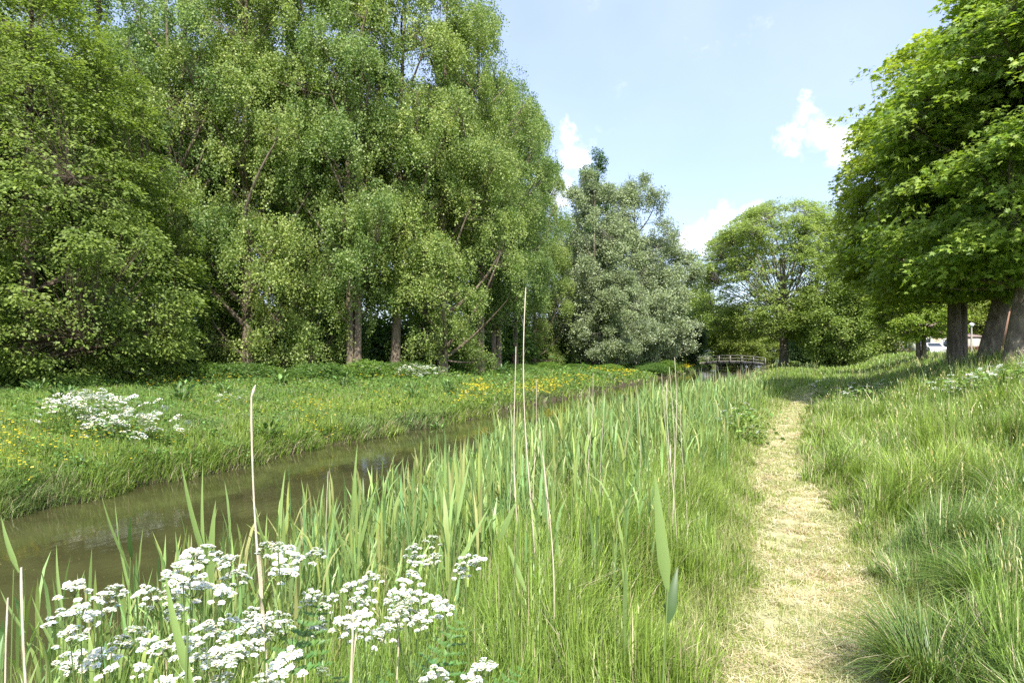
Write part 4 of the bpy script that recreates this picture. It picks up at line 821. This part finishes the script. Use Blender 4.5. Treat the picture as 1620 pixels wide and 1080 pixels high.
# bushes and undergrowth below the wood
def bush(seed, cols, n=340, sp=.35, R=1.2, H=1.6, ls=.11):
    return make_tree('bush', seed, H, R, env_dome, .02, 'tuft', n, 30, ls, cols, OVAL, M_leaf, M_bark, .04, nlimb=9, shell=.6, spray=sp, sub_r=.01, nbough=22, bough=.5, loose=.55)
bs = [bush(2701, ((.11, .20, .035), (.22, .31, .06))), bush(2702, ((.07, .14, .03), (.13, .21, .045)), R=1.5, H=1.3)]
for b in bs: b['category'] = 'bush'
r5 = rng_(77)
names = ['left end of the wood edge', 'foot of the leftmost broad tree', 'left of the forked poplar trunk', 'foot of the forked poplar trunk', 'gap right of the forked trunk', 'foot of the pale-trunked poplar', 'dark gap before the third trunk', 'below the bright hanging branches', 'right of the hanging branches', 'foot of the leaning dark trunk', 'left of the paired slim trunks', 'right of the paired slim trunks', 'end of the tall green wood', 'foot of the first silvery poplar', 'under the sweeping silvery branches', 'grass edge before the silvery trees', 'left bank close to the bridge', 'bank opposite the far reeds', 'path end left of the bridge', 'end of the ditch bank before the bridge']
bl = [(10, 24), (120, 23), (225, 29), (300, 31), (330, 31), (385, 31), (430, 32), (500, 31), (575, 33), (640, 35), (735, 42), (812, 46), (868, 52), (915, 54), (965, 52), (1010, 56), (1048, 62), (1030, 58), (1020, 74), (1050, 70)]
for i, ((px, D), nm) in enumerate(zip(bl, names)):
    bsc = r5.uniform(.5, .9)
    place(bs[i % 2], px, D, r5.uniform(0, 6), (bsc*1.3, bsc*1.1, bsc*.8) if D < 45 else (bsc*1.9, bsc*1.3, bsc*.7), ('dark ' if i % 2 else 'light ')+'green bush, '+nm, 'bushes along the edge of the wood')
TL = ['behind the leftmost broad tree', 'right of the forked trunk', 'behind the bare-fork poplar', 'behind the low bright branches', 'right of the leaning dark trunk', 'left of the paired slim trunks', 'under the outer right edge of the wood', 'at the far left', 'behind the first silvery poplar', 'left of the forked trunk', 'left of the bright branches', 'left of the leaning dark trunk', 'below the arching boughs']
for i, (px, D, s) in enumerate([(150, 44, 3.2), (300, 44, 3.0), (420, 45, 3.2), (540, 45, 3.0), (650, 48, 3.2), (760, 54, 3.2), (850, 64, 3.0), (20, 42, 3.2), (920, 82, 3.2), (235, 40, 2.2), (480, 43, 2.4), (600, 46, 2.4), (710, 50, 2.4)]):
    place(bs[1], px, D, i*1.3, s, 'tall dark thicket inside the wood, '+TL[i], 'thickets inside the wood')

# ------------------------------------------------------------------ bridge
M_wood = noise_mat('weathered_wood', (.20, .18, .15), (.42, .38, .32), 8, .85, .4, (1, 6, 6)); M_conc = noise_mat('pale_concrete', (.30, .27, .22), (.48, .44, .37), 5, .9, .3)
def bridge():
    D = 88; Xc, Yc, _ = wp(1155, D, z=0); Yc = D/math.cos(YAW)*.0+Yc
    t = thing('footbridge', (-7.8, Yc, -.1), 'arched wooden footbridge over the far end of the ditch', 'bridge'); n = 13; x = np.linspace(-4.6, 4.6, n)
    arch = lambda v: .02+.36*(1-(v/4.6)**2)
    def band(y, z0, z1, th, rise=1.0):
        g = Geo()
        for i in range(n-1):
            a, b = x[i], x[i+1]; za, zb = arch(a)*rise, arch(b)*rise
            V = [[a, y-th, za+z0], [b, y-th, zb+z0], [b, y+th, zb+z0], [a, y+th, za+z0], [a, y-th, za+z1], [b, y-th, zb+z1], [b, y+th, zb+z1], [a, y+th, za+z1]]
            g.add(V, [[0, 3, 2, 1], [4, 5, 6, 7], [0, 1, 5, 4], [1, 2, 6, 5], [2, 3, 7, 6], [3, 0, 4, 7]])
        return g
    band(0, 0, .10, .95).build('deck', M_wood, t)
    for y in (-1.02, 1.02): band(y, -.24, .16, .06).build('side_beam', M_conc, t)
    for y in (-1.08, 1.08):
        band(y, .86, .94, .035).build('handrail', M_wood, t); band(y, .46, .54, .025).build('rail', M_wood, t)
        for i in range(0, n, 2):
            g = Geo(); g.box((x[i], y, arch(x[i])+.36), (.09, .085, 1.0)); g.build('post', M_wood, t)
    for px in (-1.6, 1.6):
        g = Geo(); g.box((px, 0, -.5), (.35, 1.9, 1.5)); g.build('pier', M_conc, t)
bridge()

# ------------------------------------------------------------------ houses, cars and lamp behind the maples
M_brick = noise_mat('brick', (.28, .15, .10), (.42, .25, .17), 3, .9, .2); M_pale = noise_mat('pale_brick', (.42, .33, .24), (.55, .45, .34), 3, .9, .2); M_roof = noise_mat('roof_tile', (.16, .11, .09), (.27, .19, .155), 4, .85, .3)
M_white = plain('white_paint', (.75, .75, .72)); M_rend = plain('white_render', (.66, .64, .58)); M_tyre = plain('tyre', (.02, .02, .02), .8)
def gmat(name, c, rough, metal=0):
    m, t = mat_(name); o = nd(t, 'ShaderNodeOutputMaterial'); p = nd(t, 'ShaderNodeBsdfPrincipled'); n = nd(t, 'ShaderNodeTexNoise'); n.inputs['Scale'].default_value = 2
    mr_ = nd(t, 'ShaderNodeMapRange'); mr_.inputs['To Min'].default_value = rough*.8; mr_.inputs['To Max'].default_value = rough*1.3
    t.links.new(n.outputs[0], mr_.inputs[0]); t.links.new(mr_.outputs[0], p.inputs['Roughness']); p.inputs['Base Color'].default_value = (*c, 1); p.inputs['Metallic'].default_value = metal; t.links.new(p.outputs[0], o.inputs[0]); return m
M_glass = gmat('window_glass', (.03, .04, .05), .08); M_carb = gmat('pale_blue_paint', (.42, .50, .58), .25); M_carw = gmat('white_car_paint', (.75, .76, .77), .25); M_hub = gmat('wheel_rim', (.5, .5, .52), .3, .8)
def house(px, D, W, dep, eh, rh, wall, label, rz, bay=False):
    p = wp(px, D); t = thing('house', (p[0], p[1], p[2]-.1), label, 'house', 'houses beyond the maples', rz)
    g = Geo(); g.box((0, 0, eh/2), (W, dep, eh)); V = [[-W/2, -dep/2, eh], [-W/2, dep/2, eh], [-W/2, 0, eh+rh-.12], [W/2, -dep/2, eh], [W/2, dep/2, eh], [W/2, 0, eh+rh-.12]]; g.add(V, None, [[0, 2, 1], [3, 4, 5]]); g.build('wall', wall, t)
    g = Geo(); e = .35
    for s in (-1, 1):
        q = [[-W/2-e, s*(dep/2+e), eh-e*rh/(dep/2)], [W/2+e, s*(dep/2+e), eh-e*rh/(dep/2)], [W/2+e, 0, eh+rh], [-W/2-e, 0, eh+rh]]; q2 = [[a, b, c-.12] for a, b, c in q]
        g.add(q+q2, [[0, 1, 2, 3], [7, 6, 5, 4], [0, 4, 5, 1], [1, 5, 6, 2], [2, 6, 7, 3], [3, 7, 4, 0]])
    rf = g.build('roof', M_roof, t); g = Geo(); g.box((W*.28, .3, eh+rh+.2), (.6, .6, 1.0)); g.build('chimney', wall, rf)
    nwin = max(2, int(W//2.6))
    for fl in range(2 if eh > 4 else 1):
        for i in range(nwin):
            x = -W/2+W*(i+.5)/nwin; z = 1.5+2.7*fl
            if fl == 0 and i == nwin//2:
                g = Geo(); g.box((x, -dep/2-.03, 1.1), (1.0, .08, 2.2)); d = g.build('door', M_white, t); g = Geo(); g.box((x, -dep/2-.08, 1.75), (.5, .03, .5)); g.build('pane', M_glass, d); continue
            g = Geo(); g.box((x, -dep/2-.02, z), (1.5, .1, 1.3)); f = g.build('window', M_white, t); g = Geo()
            for s in (-1, 1): g.box((x+s*.35, -dep/2-.075, z), (.6, .03, 1.1))
            g.build('pane', M_glass, f)
    if bay:
        g = Geo(); g.box((-W*.2, -dep/2-.7, eh*.4), (2.2, 1.4, eh*.8)); b = g.build('bay', M_rend, t); g = Geo(); g.box((-W*.2, -dep/2-1.43, eh*.5), (1.7, .04, 1.1)); g.build('pane', M_glass, b)
    return t
house(1432, 84, 9, 7, 3.0, 2.4, M_pale, 'low pale brick house with a white bay, seen left of the small maple', YAW+.2, True)
house(1512, 92, 10, 7, 3.2, 2.6, M_pale, 'brown-roofed bungalow behind the twin maple trunk', YAW-.1)
house(1660, 80, 12, 8, 5.6, 3, M_brick, 'red brick house at the right photo edge behind the maples', YAW-.15)
def shed(px, D):
    p = wp(px, D); t = thing('garden_shed', p, 'small dark shed between the maple trunks', 'shed', rz=YAW); g = Geo(); g.box((0, 0, 1.0), (2.4, 2, 2.0)); g.build('wall', M_wood, t)
    g = Geo(); V = [[-1.35, -1.15, 2.0], [1.35, -1.15, 2.0], [1.35, 1.15, 2.35], [-1.35, 1.15, 2.35]]; g.add(V+[[a, b, c+.08] for a, b, c in V], [[3, 2, 1, 0], [4, 5, 6, 7], [0, 1, 5, 4], [1, 2, 6, 5], [2, 3, 7, 6], [3, 0, 4, 7]]); g.build('roof', M_roof, t); g = Geo(); g.box((.3, -1.03, .95), (.8, .06, 1.8)); g.build('door', M_conc, t)
shed(1528, 68)
def car(px, D, rz, paint, label):
    p = wp(px, D); t = thing('parked_car', p, label, 'car', 'parked cars', rz); prof = [(-2.05, .35), (-2.08, .75), (-1.95, .95), (-1.25, 1.02), (-.55, 1.45), (.95, 1.47), (1.7, 1.05), (2.0, .95), (2.05, .4)]
    g = Geo(); n = len(prof)
    def W_(z): return .86 if z < 1.03 else .66
    V = [[x, -W_(z), z] for x, z in prof]+[[x, W_(z), z] for x, z in prof]
    f4 = [[i, (i+1) % n, n+(i+1) % n, n+i] for i in range(n)]; g.add(V, f4); 
    me = g; me.Ft.append(np.array([[0, i, i+1] for i in range(1, n-1)]+[[n, n+i+1, n+i] for i in range(1, n-1)])); b = g.build('body', paint, t, False)
    bv = b.modifiers.new('soft', 'BEVEL'); bv.width = .05; bv.segments = 2; bv.limit_method = 'ANGLE'
    for s in (-1, 1):
        g = Geo(); g.add([[-1.1, s*.86, 1.03], [1.5, s*.86, 1.05], [.9, s*.70, 1.40], [-.5, s*.70, 1.40]], [[0, 1, 2, 3]]); g.build('side_window', M_glass, t)
    g = Geo(); g.add([[-1.22, -.74, 1.06], [-1.22, .74, 1.06], [-.6, .62, 1.43], [-.6, -.62, 1.43]], [[0, 1, 2, 3]]); g.build('windscreen', M_glass, t)
    for x in (-1.35, 1.3):
        for y in (-.82, .82):
            g = Geo(); a = np.linspace(0, 2*np.pi, 19)[:-1]; rim = lambda yy, R: np.stack([x+np.cos(a)*R, np.full(18, yy), .33+np.sin(a)*R], 1)
            V = np.concatenate([rim(y-.1, .33), rim(y+.1, .33)]); i = np.arange(18); j = (i+1) % 18; g.add(V, np.stack([i, j, j+18, i+18], 1)); g.add(np.concatenate([rim(y-.1, .33), [[x, y-.1, .33]], rim(y+.1, .33), [[x, y+.1, .33]]]), None, np.concatenate([np.stack([j, i, i*0+18], 1), np.stack([i+19, j+19, i*0+37], 1)]))
            w = g.build('wheel', M_tyre, t); g = Geo(); g.tubes(np.array([[[x, y-.115, .33], [x, y-.05, .33], [x, y+.05, .33], [x, y+.115, .33]]]), np.array([[.02, .2, .2, .02]]), 14); g.build('rim', M_hub, w)
    for y in (-.6, .6): g = Geo(); g.box((-2.03, y, .72), (.1, .34, .16)); g.build('headlight', M_white, t)
car(1640, 60, YAW+.05, M_carb, 'pale blue car parked at the right photo edge behind the maples')
car(1474, 75, YAW+1.3, M_carw, 'white car glimpsed under the small maple')
def lamp():
    p = wp(1537, 52); t = thing('street_lamp', p, 'slim pale street lamp between the twin and middle maple trunks', 'street lamp'); g = Geo(); z = np.linspace(0, 1, 5); g.tubes(np.stack([z*0, z*0, z*2.5], 1)[None], np.array([[.09, .07, .065, .06, .055]]), 10); g.build('pole', M_conc, t, True)
    g = Geo(); g.tubes(np.array([[[0, 0, 2.46], [0, 0, 2.55], [0, 0, 2.72], [0, 0, 2.80]]]), np.array([[.06, .16, .2, .03]]), 12); g.build('lamp_head', M_white, t, True)
lamp()
# low reddish hedge beyond the road
def hedge():
    r = rng_(3100); n = 9000; g = Geo(); P = np.stack([r.uniform(-5, 5, n), r.uniform(-.4, .4, n), r.uniform(0, 1.0, n)+.08*np.sin(r.uniform(0, 6, n))], 1); a = r.uniform(0, 6.28, n)
    g.leaves(P, np.stack([np.cos(a), np.sin(a), a*0], 1), norm(r.normal(0, 1, (n, 3))+[0, -.4, .8]), np.full(n, .14), tint(r, n, (.16, .06, .03), .3), OVAL)
    o = g.build('hedge', M_leaf); o.location = wp(1590, 66); o.rotation_euler[2] = YAW; tag(o, 'low red-brown hedge between the middle and right maple trunks', 'hedge')
hedge()
# specks of pollen and tiny leaves floating on the ditch
def specks():
    r, X, Y, D = scatter(9000, 6, 60, -120, 1100, 3200, .01, .0015); k = (X < -3.6) & (X > -10.1) & (vnoise(X, Y, 1.6, 3201)+.6*vnoise(X, Y, .5, 3202) > .25); X, Y, D = X[k], Y[k], D[k]; n = len(X); a = r.uniform(0, 6.28, n); g = Geo()
    g.leaves(np.stack([X, Y, np.full(n, WATER+.004)], 1), np.stack([np.cos(a), np.sin(a), a*0], 1), np.broadcast_to(np.array([0, 0, 1.]), (n, 3)), np.maximum(.018, .0018*D)*r.uniform(.5, 1.2, n), tint(r, n, (.26, .22, .09), .3), (DIAMOND[0]*np.array([1, 1, 0]), DIAMOND[1], []))
    tag(g.build('floating_debris', M_grass), 'pollen and small leaves floating on the brown water', 'debris', kind='stuff')
specks()
